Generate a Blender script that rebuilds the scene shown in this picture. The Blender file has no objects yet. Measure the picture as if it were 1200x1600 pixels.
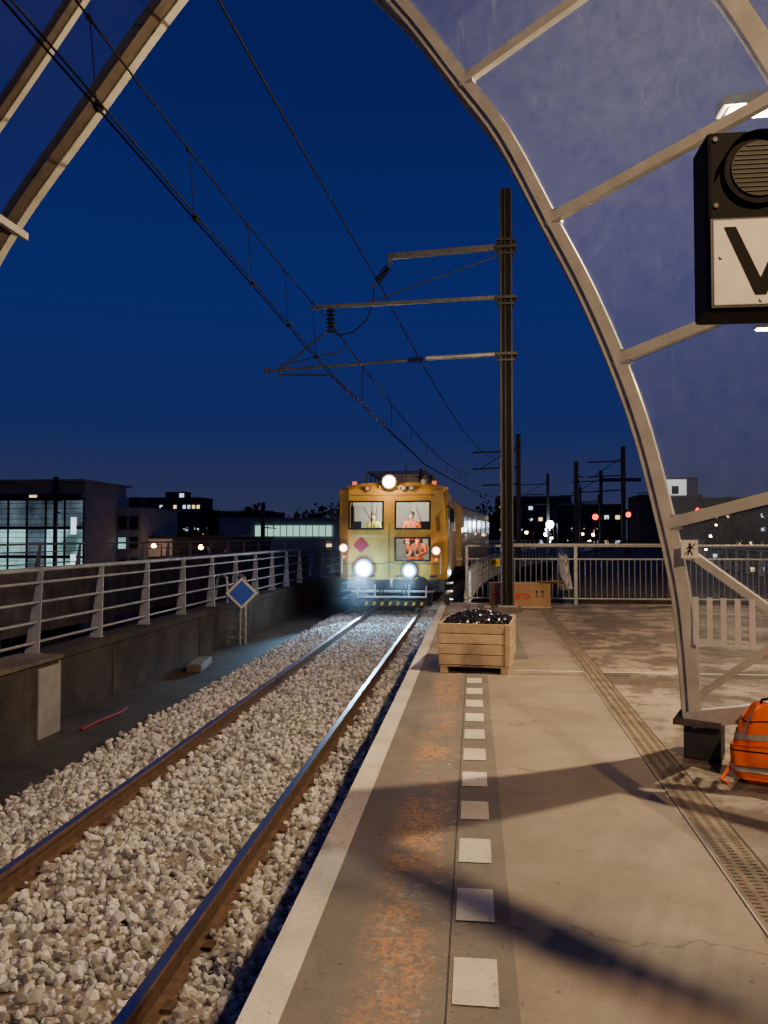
import bpy, math, random
import numpy as np
from mathutils import Vector, Matrix
random.seed(7); rng=np.random.default_rng(7)
scene=bpy.context.scene
COL=scene.collection

# ------------------------------------------------------------------ materials
def M(name,col,rough=.6,metal=0.,nscale=None,namt=.3,bump=0.,bscale=40,emit=None,estr=0,col2=None,island=0.,spec=.5,coat=0.):
    m=bpy.data.materials.new(name); m.use_nodes=True
    nt=m.node_tree; n=nt.nodes; l=nt.links; p=n['Principled BSDF']
    p.inputs['Base Color'].default_value=(*col,1); p.inputs['Roughness'].default_value=rough
    p.inputs['Metallic'].default_value=metal; p.inputs['Specular IOR Level'].default_value=spec
    p.inputs['Coat Weight'].default_value=coat
    g=n.new('ShaderNodeNewGeometry')
    out=None
    if nscale:
        t=n.new('ShaderNodeTexNoise'); t.inputs['Scale'].default_value=nscale; t.inputs['Detail'].default_value=6; t.inputs['Roughness'].default_value=.65
        l.new(g.outputs['Position'],t.inputs['Vector'])
        r=n.new('ShaderNodeValToRGB'); c2=col2 if col2 else tuple(c*(1-namt) for c in col)
        r.color_ramp.elements[0].position=.36; r.color_ramp.elements[1].position=.64
        r.color_ramp.elements[0].color=(*c2,1); r.color_ramp.elements[1].color=(*col,1)
        l.new(t.outputs['Fac'],r.inputs['Fac']); out=r.outputs['Color']
    if island:
        mr=n.new('ShaderNodeMapRange'); mr.inputs['To Min'].default_value=1-island; mr.inputs['To Max'].default_value=1+island*.5
        l.new(g.outputs['Random Per Island'],mr.inputs['Value'])
        mx=n.new('ShaderNodeMix'); mx.data_type='RGBA'; mx.blend_type='MULTIPLY'; mx.inputs['Factor'].default_value=1
        if out: l.new(out,mx.inputs['A'])
        else: mx.inputs['A'].default_value=(*col,1)
        l.new(mr.outputs['Result'],mx.inputs['B']); out=mx.outputs['Result']
    if out: l.new(out,p.inputs['Base Color'])
    if bump:
        t2=n.new('ShaderNodeTexNoise'); t2.inputs['Scale'].default_value=bscale; t2.inputs['Detail'].default_value=5
        l.new(g.outputs['Position'],t2.inputs['Vector'])
        b=n.new('ShaderNodeBump'); b.inputs['Strength'].default_value=bump; b.inputs['Distance'].default_value=.01
        l.new(t2.outputs['Fac'],b.inputs['Height']); l.new(b.outputs['Normal'],p.inputs['Normal'])
    if emit:
        p.inputs['Emission Color'].default_value=(*emit,1); p.inputs['Emission Strength'].default_value=estr
    return m

def E(name,col,s): 
    return M(name,(.05,.05,.05),emit=col,estr=s)

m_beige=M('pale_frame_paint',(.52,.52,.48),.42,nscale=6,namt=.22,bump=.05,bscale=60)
m_beige_d=M('shaded_frame_paint',(.10,.08,.07),.6,nscale=8,namt=.4)  # shaded copy of the frame paint, mainly for the left arches
m_dark=M('dark_steel',(.05,.055,.06),.5,.3,nscale=5,namt=.4)
m_mast=M('mast_steel',(.055,.055,.058),.55,.3,nscale=4,namt=.45)
m_arm=M('arm_steel',(.14,.14,.14),.5,.5,nscale=9,namt=.4)
m_galv=M('galvanised_steel',(.44,.45,.45),.45,.4,nscale=9,namt=.35)
m_rail_top=M('polished_rail',(.55,.55,.56),.33,1.,nscale=30,namt=.25)
m_rust=M('rusty_rail',(.13,.075,.05),.8,.1,nscale=14,namt=.5,bump=.3)
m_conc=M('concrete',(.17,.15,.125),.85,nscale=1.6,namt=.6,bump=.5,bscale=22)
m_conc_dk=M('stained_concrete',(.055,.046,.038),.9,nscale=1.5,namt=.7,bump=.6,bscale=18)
m_sleeper=M('sleeper_concrete',(.26,.23,.20),.9,nscale=12,namt=.4,bump=.4)
m_stone=M('ballast_stone',(.66,.66,.65),.8,nscale=25,namt=.3,island=.6,bump=.25,bscale=90)
m_ballast=M('ballast_bed',(.24,.23,.21),.95,nscale=24,namt=.7,bump=1.,bscale=30)
m_black=M('matt_black',(.010,.010,.011),.7,spec=.15)
m_blackg=M('black_gloss',(.012,.012,.015),.16,spec=.8)
m_lens=M('unlit_signal_lens',(.012,.012,.014),.55,spec=.3)
m_white=M('white_paint',(.75,.74,.70),.55,nscale=10,namt=.12)
m_wood=M('crate_wood',(.58,.44,.27),.7,nscale=7,namt=.3,island=.18,bump=.3,bscale=50)
m_card=M('cardboard',(.42,.26,.13),.8,nscale=3,namt=.2)
m_red=M('red_print',(.55,.03,.03),.6)
m_yel=M('train_yellow',(.60,.37,.045),.42,nscale=2.5,namt=.28,coat=.2,col2=(.38,.24,.045))
m_under=M('undercarriage',(.035,.032,.03),.7,nscale=9,namt=.5)
m_grey=M('grey_panel',(.28,.28,.27),.5,nscale=4,namt=.3)
m_orange=M('hivis_orange',(.98,.16,.012),.7,nscale=14,namt=.12,bump=.35,bscale=25)
m_reflect=M('reflective_tape',(.50,.49,.46),.35,.35,nscale=40,namt=.25)
m_yvest=M('hivis_yellow',(.70,.80,.08),.7)
m_skin=M('skin',(.55,.33,.24),.55)
m_hair=M('hair',(.05,.03,.02),.7)
m_trous=M('dark_trousers',(.03,.035,.06),.8)
m_blue=M('sign_blue',(.015,.10,.60),.4)
m_yellow=M('sign_yellow',(.85,.62,.03),.5)
m_cab=M('cab_interior',(.45,.44,.40),.6)
m_magenta=M('stand_in_mark_red',(.30,.008,.030),.5)
m_city=M('city_ground',(.03,.03,.03),.95,nscale=.05,namt=.6)
m_bldg=M('dark_brick',(.075,.065,.06),.9,nscale=.6,namt=.4)
m_bldg2=M('pale_cladding',(.34,.34,.34),.8,nscale=.5,namt=.3)
m_leaf=M('winter_foliage',(.022,.025,.022),.95,island=.6)
m_trunk=M('bark',(.03,.025,.02),.95)
m_redpipe=M('red_plastic',(.26,.02,.02),.7,nscale=10,namt=.5)
m_railp=M('railing_paint',(.36,.38,.40),.5,.2,nscale=7,namt=.3)

def glass_mat(name,tint=(.9,.94,.95),rough=.03,fac=.08):
    m=bpy.data.materials.new(name); m.use_nodes=True; nt=m.node_tree; n=nt.nodes; l=nt.links
    n.remove(n['Principled BSDF']); o=n['Material Output']
    t=n.new('ShaderNodeBsdfTransparent'); t.inputs[0].default_value=(*tint,1)
    g=n.new('ShaderNodeBsdfGlossy'); g.inputs['Roughness'].default_value=rough
    mx=n.new('ShaderNodeMixShader'); mx.inputs[0].default_value=fac
    l.new(t.outputs[0],mx.inputs[1]); l.new(g.outputs[0],mx.inputs[2]); l.new(mx.outputs[0],o.inputs[0])
    return m
m_glass=glass_mat('window_glass')
def canopy_glass():
    m=bpy.data.materials.new('hazy_canopy_glazing'); m.use_nodes=True; nt=m.node_tree; n=nt.nodes; l=nt.links
    n.remove(n['Principled BSDF']); o=n['Material Output']
    geo=n.new('ShaderNodeNewGeometry')
    tr=n.new('ShaderNodeBsdfTransparent'); tr.inputs[0].default_value=(.86,.90,.96,1)
    tl=n.new('ShaderNodeBsdfTranslucent'); tl.inputs['Color'].default_value=(.50,.62,.90,1)
    df=n.new('ShaderNodeBsdfDiffuse'); df.inputs['Color'].default_value=(.28,.40,.70,1)
    gl=n.new('ShaderNodeBsdfGlossy'); gl.inputs['Roughness'].default_value=.22
    a=n.new('ShaderNodeMixShader'); a.inputs[0].default_value=.3
    l.new(tl.outputs[0],a.inputs[1]); l.new(df.outputs[0],a.inputs[2])
    def mr(src,a0,a1,b0,b1):
        r=n.new('ShaderNodeMapRange'); r.inputs['From Min'].default_value=a0; r.inputs['From Max'].default_value=a1; r.inputs['To Min'].default_value=b0; r.inputs['To Max'].default_value=b1
        l.new(src,r.inputs['Value']); return r.outputs[0]
    def ns(sc,d,ro,stretch=None):
        t=n.new('ShaderNodeTexNoise'); t.inputs['Scale'].default_value=sc; t.inputs['Detail'].default_value=d; t.inputs['Roughness'].default_value=ro
        if stretch:
            mp=n.new('ShaderNodeMapping'); mp.inputs['Scale'].default_value=stretch; l.new(geo.outputs['Position'],mp.inputs['Vector']); l.new(mp.outputs[0],t.inputs['Vector'])
        else: l.new(geo.outputs['Position'],t.inputs['Vector'])
        return t.outputs['Fac']
    base=mr(ns(7,10,.8),.3,.75,.030,.062)
    spk=mr(ns(85,2,.5),.68,.74,0,.09)
    run=mr(ns(9,6,.7,(1,1,.12)),.60,.74,0,.04)
    s1=n.new('ShaderNodeMath'); l.new(base,s1.inputs[0]); l.new(spk,s1.inputs[1])
    s2=n.new('ShaderNodeMath'); l.new(s1.outputs[0],s2.inputs[0]); l.new(run,s2.inputs[1])
    c=n.new('ShaderNodeMixShader'); l.new(s2.outputs[0],c.inputs[0]); l.new(tr.outputs[0],c.inputs[1]); l.new(a.outputs[0],c.inputs[2])
    d=n.new('ShaderNodeMixShader'); d.inputs[0].default_value=.05; l.new(c.outputs[0],d.inputs[1]); l.new(gl.outputs[0],d.inputs[2])
    l.new(d.outputs[0],o.inputs[0]); return m
m_cglass=canopy_glass()

def platform_mat(name,base,kind):
    m=bpy.data.materials.new(name); m.use_nodes=True; nt=m.node_tree; n=nt.nodes; l=nt.links; p=n['Principled BSDF']
    geo=n.new('ShaderNodeNewGeometry')
    def noise(sc,det=6,ro=.6):
        t=n.new('ShaderNodeTexNoise'); t.inputs['Scale'].default_value=sc; t.inputs['Detail'].default_value=det; t.inputs['Roughness'].default_value=ro
        l.new(geo.outputs['Position'],t.inputs['Vector']); return t.outputs['Fac']
    def rng_(s,a,b,c=0,d=1):
        r=n.new('ShaderNodeMapRange'); r.inputs['From Min'].default_value=a; r.inputs['From Max'].default_value=b; r.inputs['To Min'].default_value=c; r.inputs['To Max'].default_value=d
        l.new(s,r.inputs['Value']); return r.outputs[0]
    def mixc(f,a,b,bt='MIX'):
        x=n.new('ShaderNodeMix'); x.data_type='RGBA'; x.blend_type=bt
        if hasattr(f,'name'): l.new(f,x.inputs['Factor'])
        else: x.inputs['Factor'].default_value=f
        for s,k in ((a,'A'),(b,'B')):
            if isinstance(s,tuple): x.inputs[k].default_value=(*s,1)
            else: l.new(s,x.inputs[k])
        return x.outputs['Result']
    def mul(a,b):
        x=n.new('ShaderNodeMath'); x.operation='MULTIPLY'; l.new(a,x.inputs[0]); l.new(b,x.inputs[1]); return x.outputs[0]
    dk=tuple(c*.60 for c in base)
    c=mixc(rng_(noise(.9),.35,.68),base,dk)
    c=mixc(rng_(noise(3.2,9,.75),.48,.70,0,.6),c,tuple(x*.5 for x in base))
    c=mixc(rng_(noise(150,2),.62,.72,0,.55),c,tuple(min(1,x*1.7) for x in base))
    c=mixc(rng_(noise(90,2),.60,.70,0,.5),c,tuple(x*.35 for x in base))
    c=mixc(rng_(noise(26,2,.4),.70,.73,0,.7),c,tuple(x*.4 for x in base))
    sp=n.new('ShaderNodeSeparateXYZ'); l.new(geo.outputs['Position'],sp.inputs[0])
    X=sp.outputs['X']; Y=sp.outputs['Y']
    if kind=='strip':
        a=rng_(X,-.42,-.30); b=rng_(X,-.11,-.20)
        f=mul(mul(a,b),rng_(noise(1.8,8,.8),.43,.54))
        f=mul(f,rng_(noise(34,5,.85),.45,.53,0,.95))
        c=mixc(f,c,(.50,.27,.13))
        g=mul(rng_(noise(16,8,.85),.56,.61),rng_(X,-.42,-.30))
        g=mul(g,rng_(X,.0,-.12))
        c=mixc(g,c,(.40,.35,.27))
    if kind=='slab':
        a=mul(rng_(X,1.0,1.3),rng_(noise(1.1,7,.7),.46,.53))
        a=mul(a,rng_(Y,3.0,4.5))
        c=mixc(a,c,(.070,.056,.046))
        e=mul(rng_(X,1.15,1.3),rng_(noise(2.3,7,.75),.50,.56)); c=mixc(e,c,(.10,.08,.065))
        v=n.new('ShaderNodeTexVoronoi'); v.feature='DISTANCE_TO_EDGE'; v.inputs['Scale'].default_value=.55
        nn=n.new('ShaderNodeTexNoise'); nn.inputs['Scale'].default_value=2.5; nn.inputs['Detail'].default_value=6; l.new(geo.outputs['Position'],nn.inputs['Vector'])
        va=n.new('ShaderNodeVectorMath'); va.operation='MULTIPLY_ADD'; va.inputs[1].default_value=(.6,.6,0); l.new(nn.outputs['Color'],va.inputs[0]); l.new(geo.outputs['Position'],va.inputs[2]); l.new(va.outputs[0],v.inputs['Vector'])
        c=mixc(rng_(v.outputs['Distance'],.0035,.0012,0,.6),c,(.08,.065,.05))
    if kind=='paint':
        g=rng_(noise(22,8,.8),.58,.66)
        c=mixc(g,c,(.34,.30,.24))
        g2=rng_(noise(70,4,.8),.60,.68,0,.8); c=mixc(g2,c,(.30,.26,.2))
    l.new(c,p.inputs['Base Color'])
    rr=rng_(noise(1.3,5),.4,.65,.6,.9); l.new(rr,p.inputs['Roughness'])
    b=n.new('ShaderNodeBump'); b.inputs['Strength'].default_value=.4; b.inputs['Distance'].default_value=.004
    l.new(noise(120,4),b.inputs['Height']); l.new(b.outputs[0],p.inputs['Normal'])
    return m
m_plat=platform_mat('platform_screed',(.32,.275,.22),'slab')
m_strip=platform_mat('coated_strip',(.205,.19,.168),'strip')
m_wpaint=platform_mat('worn_white_paint',(.80,.76,.64),'paint')
m_joint=M('joint_sealant',(.05,.045,.04),.8)
m_grate=M('drain_channel',(.24,.20,.145),.8,nscale=5,namt=.5)
m_slot=M('drain_slot',(.10,.08,.06),.8)

# ------------------------------------------------------------------ builder
class B:
    def __init__(s,name,origin=(0,0,0)):
        s.name=name; s.o=Vector(origin); s.parts={}; s.children=[]
    def add(s,part,mat,verts,faces,smooth=False,bevel=0):
        d=s.parts.setdefault((part,mat.name),dict(mat=mat,v=[],f=[],s=[],bevel=bevel))
        k=len(d['v']); d['v']+= [Vector(v)-s.o for v in verts]
        d['f']+=[tuple(i+k for i in f) for f in faces]; d['s']+=[smooth]*len(faces)
    def box(s,part,mat,c,sz,rz=0,rx=0,ry=0,bevel=0):
        R=Matrix.Rotation(rz,3,'Z')@Matrix.Rotation(ry,3,'Y')@Matrix.Rotation(rx,3,'X'); c=Vector(c)
        v=[c+R@Vector((sx*sz[0]/2,sy*sz[1]/2,szz*sz[2]/2)) for sx in(-1,1) for sy in(-1,1) for szz in(-1,1)]
        f=[(0,1,3,2),(4,6,7,5),(0,4,5,1),(2,3,7,6),(0,2,6,4),(1,5,7,3)]
        s.add(part,mat,v,f,bevel=bevel)
    def beam(s,part,mat,p1,p2,w,h,up=(0,0,1),bevel=0):
        p1=Vector(p1);p2=Vector(p2);t=(p2-p1).normalized();u=Vector(up)
        if abs(t.dot(u))>.98:u=Vector((0,1,0))
        a=t.cross(u).normalized()*w/2; b=a.cross(t).normalized()*h/2
        v=[p+x*a+y*b for p in(p1,p2) for x,y in((-1,-1),(1,-1),(1,1),(-1,1))]
        f=[(0,1,2,3),(7,6,5,4)]+[(i,i+4,(i+1)%4+4,(i+1)%4) for i in range(4)]
        s.add(part,mat,v,f,bevel=bevel)
    def tube(s,part,mat,pts,r,n=8,caps=True):
        pts=[Vector(p) for p in pts]; rs=r if isinstance(r,(list,tuple)) else [r]*len(pts)
        rings=[];prev=None
        for i,p in enumerate(pts):
            t=(pts[min(i+1,len(pts)-1)]-pts[max(i-1,0)]).normalized()
            if prev is None:
                u=Vector((0,0,1)) if abs(t.z)<.9 else Vector((1,0,0))
                a=t.cross(u).normalized()
            else:
                a=(prev-t*prev.dot(t)).normalized()
            prev=a; b=t.cross(a)
            rings.append([p+(a*math.cos(k*2*math.pi/n)+b*math.sin(k*2*math.pi/n))*rs[i] for k in range(n)])
        s.sweep(part,mat,rings,True,caps)
    def sweep(s,part,mat,rings,smooth=False,caps=True):
        n=len(rings[0]); v=[p for r in rings for p in r]; f=[]
        for i in range(len(rings)-1):
            for k in range(n): f.append((i*n+k,i*n+(k+1)%n,(i+1)*n+(k+1)%n,(i+1)*n+k))
        s.add(part,mat,v,f,smooth)
        if caps:
            s.add(part,mat,list(rings[0]),[tuple(range(n))[::-1]]); s.add(part,mat,list(rings[-1]),[tuple(range(n))])
    def strip(s,part,mat,L,R):
        v=[];f=[]
        for a,b in zip(L,R): v+=[a,b]
        for i in range(len(L)-1): f.append((2*i,2*i+1,2*i+3,2*i+2))
        s.add(part,mat,v,f)
    def disc(s,part,mat,c,nrm,r,depth=.02,n=24):
        c=Vector(c);nn=Vector(nrm).normalized(); s.tube(part,mat,[c-nn*depth/2,c+nn*depth/2],r,n)
    def ball(s,part,mat,c,r,n=12,sc=(1,1,1)):
        c=Vector(c); v=[];f=[]; m=n//2
        for i in range(m+1):
            for k in range(n):
                a=math.pi*i/m;b=2*math.pi*k/n
                v.append(c+Vector((math.sin(a)*math.cos(b)*r*sc[0],math.sin(a)*math.sin(b)*r*sc[1],math.cos(a)*r*sc[2])))
        for i in range(m):
            for k in range(n): f.append((i*n+k,(i+1)*n+k,(i+1)*n+(k+1)%n,i*n+(k+1)%n))
        s.add(part,mat,v,f,True)
    def quad(s,part,mat,a,b,c,d): s.add(part,mat,[a,b,c,d],[(0,1,2,3)])
    def rect(s,part,mat,x0,x1,y0,y1,z): s.quad(part,mat,(x0,y0,z),(x1,y0,z),(x1,y1,z),(x0,y1,z))
    def done(s):
        single=len(s.parts)==1 and not s.children
        par=None
        if not single:
            par=bpy.data.objects.new(s.name,None); COL.objects.link(par); par.location=s.o; par.empty_display_size=.2
        for (pn,mn),d in s.parts.items():
            me=bpy.data.meshes.new(s.name+'_'+pn); me.from_pydata([tuple(v) for v in d['v']],[],d['f']); me.validate()
            me.materials.append(d['mat'])
            if len(me.polygons)==len(d['s']): me.polygons.foreach_set('use_smooth',d['s'])
            ob=bpy.data.objects.new(s.name if single else pn,me); COL.objects.link(ob)
            if single: ob.location=s.o
            else: ob.parent=par
            if d['bevel']:
                b=ob.modifiers.new('bevel','BEVEL'); b.width=d['bevel']; b.segments=2; b.limit_method='ANGLE'
        for c in s.children:
            c.parent=par
            c.location=Vector(c.location)-s.o
        s.par=par
        return par

def text(body,loc,size,mat,rot=(math.pi/2,0,0),off=0.0,ext=.001,name='lettering'):
    c=bpy.data.curves.new(name,'FONT'); c.body=body; c.size=size; c.offset=off; c.extrude=ext; c.align_x='CENTER'; c.align_y='CENTER'
    c.materials.append(mat); o=bpy.data.objects.new(name,c); o.location=loc; o.rotation_euler=rot; COL.objects.link(o); return o

def light(name,kind,loc,power,col,radius=.1,parent=None,rot=None,spot=None,blend=.5):
    L=bpy.data.lights.new(name,kind); L.energy=power; L.color=col
    L.shadow_soft_size=radius
    if kind=='SPOT': L.spot_size=spot; L.spot_blend=blend
    o=bpy.data.objects.new(name,L); COL.objects.link(o); o.location=loc
    if rot: o.rotation_euler=rot
    if parent: o.parent=parent; o.location=Vector(loc)-parent.location
    return o

# ------------------------------------------------------------------ world
w=bpy.data.worlds.new('World'); scene.world=w; w.use_nodes=True
nt=w.node_tree; n=nt.nodes; l=nt.links; bg=n['Background']
tc=n.new('ShaderNodeTexCoord'); sx=n.new('ShaderNodeSeparateXYZ'); l.new(tc.outputs['Generated'],sx.inputs[0])
r=n.new('ShaderNodeValToRGB'); l.new(sx.outputs['Z'],r.inputs['Fac']); cr=r.color_ramp
cr.elements[0].position=0; cr.elements[0].color=(.038,.043,.082,1)
cr.elements[1].position=1; cr.elements[1].color=(.0030,.0065,.065,1)
for pos,c in((.05,(.026,.033,.092)),(.14,(.0130,.0230,.120)),(.30,(.0072,.0185,.145)),(.52,(.0048,.0115,.110))):
    e=cr.elements.new(pos); e.color=(*c,1)
sky=n.new('ShaderNodeTexSky'); sky.sky_type='NISHITA'; sky.sun_disc=False; sky.sun_elevation=math.radians(-6); sky.sun_rotation=math.radians(200)
sm=n.new('ShaderNodeVectorMath'); sm.operation='SCALE'; sm.inputs['Scale'].default_value=.02; l.new(sky.outputs[0],sm.inputs[0])
ad=n.new('ShaderNodeVectorMath'); ad.operation='ADD'; l.new(r.outputs[0],ad.inputs[0]); l.new(sm.outputs[0],ad.inputs[1])
l.new(ad.outputs[0],bg.inputs[0]); bg.inputs[1].default_value=1.0

# ------------------------------------------------------------------ camera
cam=bpy.data.cameras.new('camera'); co=bpy.data.objects.new('camera',cam); COL.objects.link(co)
cam.sensor_fit='VERTICAL'; cam.sensor_height=36; cam.lens=27.72; cam.clip_end=5000; cam.clip_start=.05
co.location=(0,0,1.4); co.rotation_euler=(math.radians(91.77),0,math.radians(6.5)); scene.camera=co

def tx(Y): return -2.37+.00245*max(0,Y-23)**2
def frange(a,b,s):
    o=[];x=a
    while x<b-1e-6: o.append(x); x+=s
    o.append(b); return o

# ------------------------------------------------------------------ ground & decks
b=B('ground'); b.rect('ground',m_city,-1500,1500,-300,2500,-8); b.done()
ys=frange(-4,22,13)+frange(24,110,3)
b=B('viaduct_deck')
ysd=[y for y in ys]
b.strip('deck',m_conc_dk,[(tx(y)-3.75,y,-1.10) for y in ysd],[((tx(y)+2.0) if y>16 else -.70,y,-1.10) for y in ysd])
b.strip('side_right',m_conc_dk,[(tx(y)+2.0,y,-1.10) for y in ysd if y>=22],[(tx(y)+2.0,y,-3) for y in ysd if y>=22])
b.done()
b=B('ballast_bed'); 
b.strip('bed',m_ballast,[(tx(y)-1.35,y,-1.005) for y in ysd],[(tx(y)+(1.66 if y<20 else 1.5),y,-1.005) for y in ysd])
b.strip('shoulder',m_ballast,[(tx(y)-1.95,y,-1.096) for y in ysd],[(tx(y)-1.35,y,-1.005) for y in ysd])
b.done()

prof=[(-.075,-.172),(.075,-.172),(.075,-.16),(.012,-.135),(.012,-.045),(.036,-.035),(.036,-.006),(.030,0),(-.030,0),(-.036,-.006),(-.036,-.035),(-.012,-.045),(-.012,-.135),(-.075,-.16)]
for off in(-.75,.75):
    b=B('rail'); yy=frange(-2,22,24)+frange(23,80,2)
    rings=[[(tx(y)+off+px,y,-.82+pz) for px,pz in prof] for y in yy]
    b.sweep('rail_body',m_rust,rings)
    b.strip('running_surface',m_rail_top,[(tx(y)+off-.028,y,-.8185) for y in yy],[(tx(y)+off+.028,y,-.8185) for y in yy])
    y=0.3
    while y<24:
        for s in(-1,1): b.box('fastening_clip',m_rust,(tx(y)+off+s*.085,y,-.975),(.06,.09,.035))
        y+=.6
    b.done()
b=B('railway_sleepers')
y=.3
while y<60:
    x=tx(y)
    b.box('sleepers',m_sleeper,(x,y,-1.045),(2.5,.25,.13)); y+=.6
b.done()

def make_stones(name,pos,rad,mat,flat=(.65,1.0)):
    phi=(1+5**.5)/2
    bv=np.array([(-1,phi,0),(1,phi,0),(-1,-phi,0),(1,-phi,0),(0,-1,phi),(0,1,phi),(0,-1,-phi),(0,1,-phi),(phi,0,-1),(phi,0,1),(-phi,0,-1),(-phi,0,1)],float); bv/=np.linalg.norm(bv[0])
    bf=np.array([(0,11,5),(0,5,1),(0,1,7),(0,7,10),(0,10,11),(1,5,9),(5,11,4),(11,10,2),(10,7,6),(7,1,8),(3,9,4),(3,4,2),(3,2,6),(3,6,8),(3,8,9),(4,9,5),(2,4,11),(6,2,10),(8,6,7),(9,8,1)])
    N=len(pos)
    v=bv[None]*rng.uniform(.68,1.2,(N,12,1))
    v=v*np.stack([rng.uniform(.85,1.35,N),rng.uniform(.7,1.0,N),rng.uniform(flat[0],flat[1],N)],1)[:,None,:]
    q=rng.normal(size=(N,4)); q/=np.linalg.norm(q,axis=1,keepdims=True); a,b_,c,d=q.T
    R=np.stack([np.stack([1-2*(c*c+d*d),2*(b_*c-d*a),2*(b_*d+c*a)],1),np.stack([2*(b_*c+d*a),1-2*(b_*b_+d*d),2*(c*d-b_*a)],1),np.stack([2*(b_*d-c*a),2*(c*d+b_*a),1-2*(b_*b_+c*c)],1)],1)
    v=np.einsum('nij,nkj->nki',R,v)*rad[:,None,None]+pos[:,None,:]
    f=(bf[None]+(np.arange(N)*12)[:,None,None]).reshape(-1,3)
    me=bpy.data.meshes.new(name); me.vertices.add(N*12); me.vertices.foreach_set('co',v.reshape(-1))
    me.loops.add(len(f)*3); me.loops.foreach_set('vertex_index',f.reshape(-1).astype(np.int32))
    me.polygons.add(len(f)); me.polygons.foreach_set('loop_start',(np.arange(len(f))*3).astype(np.int32))
    me.update(calc_edges=True); me.validate(); me.materials.append(mat)
    me.polygons.foreach_set('use_smooth',[False]*len(me.polygons))
    ob=bpy.data.objects.new(name,me); COL.objects.link(ob); return ob
P=[];Rr=[]
def scatter(x0,x1,y0,y1,sp,r0,r1,z,zj,keep=1.0):
    for x in np.arange(x0,x1,sp):
        for y in np.arange(y0,y1,sp):
            if random.random()>keep: continue
            X=x+random.uniform(-.5,.5)*sp; Y=y+random.uniform(-.5,.5)*sp
            t=-2.37
            if abs(X-(t-.75))<.07 or abs(X-(t+.75))<.07: continue
            dz=0
            if X<t-1.35: dz=-(t-1.35-X)*.16
            if X<t-1.75 and random.random()<(t-1.75-X)*2.5: continue
            if abs(X-t)<1.15:
                ph=(Y-.3)%.6; ph=min(ph,.6-ph)
                if ph<.13 and random.random()<.4: continue
            P.append((X,Y,z+dz+random.uniform(-zj,zj))); Rr.append(random.uniform(r0,r1))
scatter(-4.4,-.74,1.6,8,.047,.020,.042,-.992,.012)
scatter(-4.2,-.74,1.6,8,.070,.022,.048,-.963,.016,.8)
scatter(-4.4,-.74,8,25,.068,.030,.048,-.985,.014)
scatter(-4.2,-.76,8,25,.10,.028,.046,-.958,.014,.7)
make_stones('ballast_gravel',np.array(P),np.array(Rr),m_stone)

b=B('red_cable_pipe'); b.tube('pipe',m_redpipe,[(-5.02,9.7,-1.08),(-5.0,10.2,-1.075),(-4.96,10.7,-1.08),(-5.0,11.0,-1.08)],.022); b.done()
b=B('concrete_block'); b.box('block',m_conc,(-5.2,14.6,-1.03),(.28,1.1,.14),rz=.15,bevel=.02); b.done()

b=B('parapet_wall')
ysw=frange(-4,23,3)+frange(25,110,3)
wx=lambda Y:tx(Y)-3.33
def wallprof(Y):
    x=wx(Y); return [(x,Y,-1.12),(x+.02,Y,-.30),(x+.05,Y,-.28),(x+.05,Y,-.17),(x-.45,Y,-.17),(x-.45,Y,-1.9),(x-.3,Y,-1.9),(x-.2,Y,-1.12)]
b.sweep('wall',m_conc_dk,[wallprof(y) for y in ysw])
for y in frange(4,44,4): b.box('wall_joint',m_joint,(wx(y)+.022,y,-.7),(.012,.03,.82))
b.box('pier_block',m_conc_dk,(-5.42,6.6,-.62),(.52,5.6,1.0),bevel=.02)
b.box('pier_cap',m_conc,(-5.42,6.6,-.10),(.60,5.66,.05),bevel=.01)
b.box('metal_cover',m_galv,(-5.42,9.42,-.58),(.50,.04,.86))
b.box('metal_cover_side',m_grey,(-5.15,9.15,-.60),(.02,.5,.84))
b.done()

def railing(name,xf,y0,y1,zb,zt,side=-1,step=1.8,mat=m_galv,nb=4,step2=2):
    b=B(name); ysr=frange(y0,y1,step2)
    b.tube('top_rail',mat,[(xf(y)+side*.10,y,zt) for y in ysr],.036)
    for i in range(nb):
        f=(i+.35)/nb
        b.tube('rail_bar_%d'%i,mat,[(xf(y)-side*.02+side*.08*f,y,zb+(zt-zb)*f) for y in ysr],.022,6)
    y=y0+.4
    while y<y1:
        x=xf(y)
        v=[]
        for yy in(y-.012,y+.012):
            v+=[(x-side*.10,yy,zb-.05),(x+side*.10,yy,zb-.05),(x+side*.11,yy+.0,zt-.02),(x+side*.04,yy,zt-.02)]
        v=[(p[0],p[1]+(0.32 if i%4>=2 else 0),p[2]) for i,p in enumerate(v)]
        b.add('posts',mat,v,[(0,1,2,3),(7,6,5,4),(0,4,5,1),(1,5,6,2),(2,6,7,3),(3,7,4,0)])
        b.box('post_plates',mat,(x,y,zb-.055),(.22,.16,.02))
        y+=step
    b.done()
railing('bridge_railing',lambda Y:wx(Y)-.18,-3,100,-.12,.94,mat=m_railp)
railing('bridge_railing',lambda Y:tx(Y)+2.1,24,100,-.9,.35,side=1)

b=B('neighbouring_viaduct')
b.strip('parapet_face',m_conc,[(-14+.0008*y*y,y,.35) for y in ysw],[(-14+.0008*y*y,y,-1.6) for y in ysw])
b.strip('parapet_top',m_conc,[(-14.4+.0008*y*y,y,.352) for y in ysw],[(-14+.0008*y*y,y,.352) for y in ysw])
b.strip('deck',m_conc_dk,[(-24+.0008*y*y,y,-.4) for y in ysw],[(-14.4+.0008*y*y,y,-.4) for y in ysw])
for y in frange(4,100,12): b.box('piers',m_conc,(-17+.0008*y*y,y,-4.8),(1.6,1.6,6.4))
b.done()
railing('bridge_railing',lambda Y:-14.2+.0008*Y*Y,4,100,.4,1.15,nb=2,step=2.4,mat=m_grey,step2=4)

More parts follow.
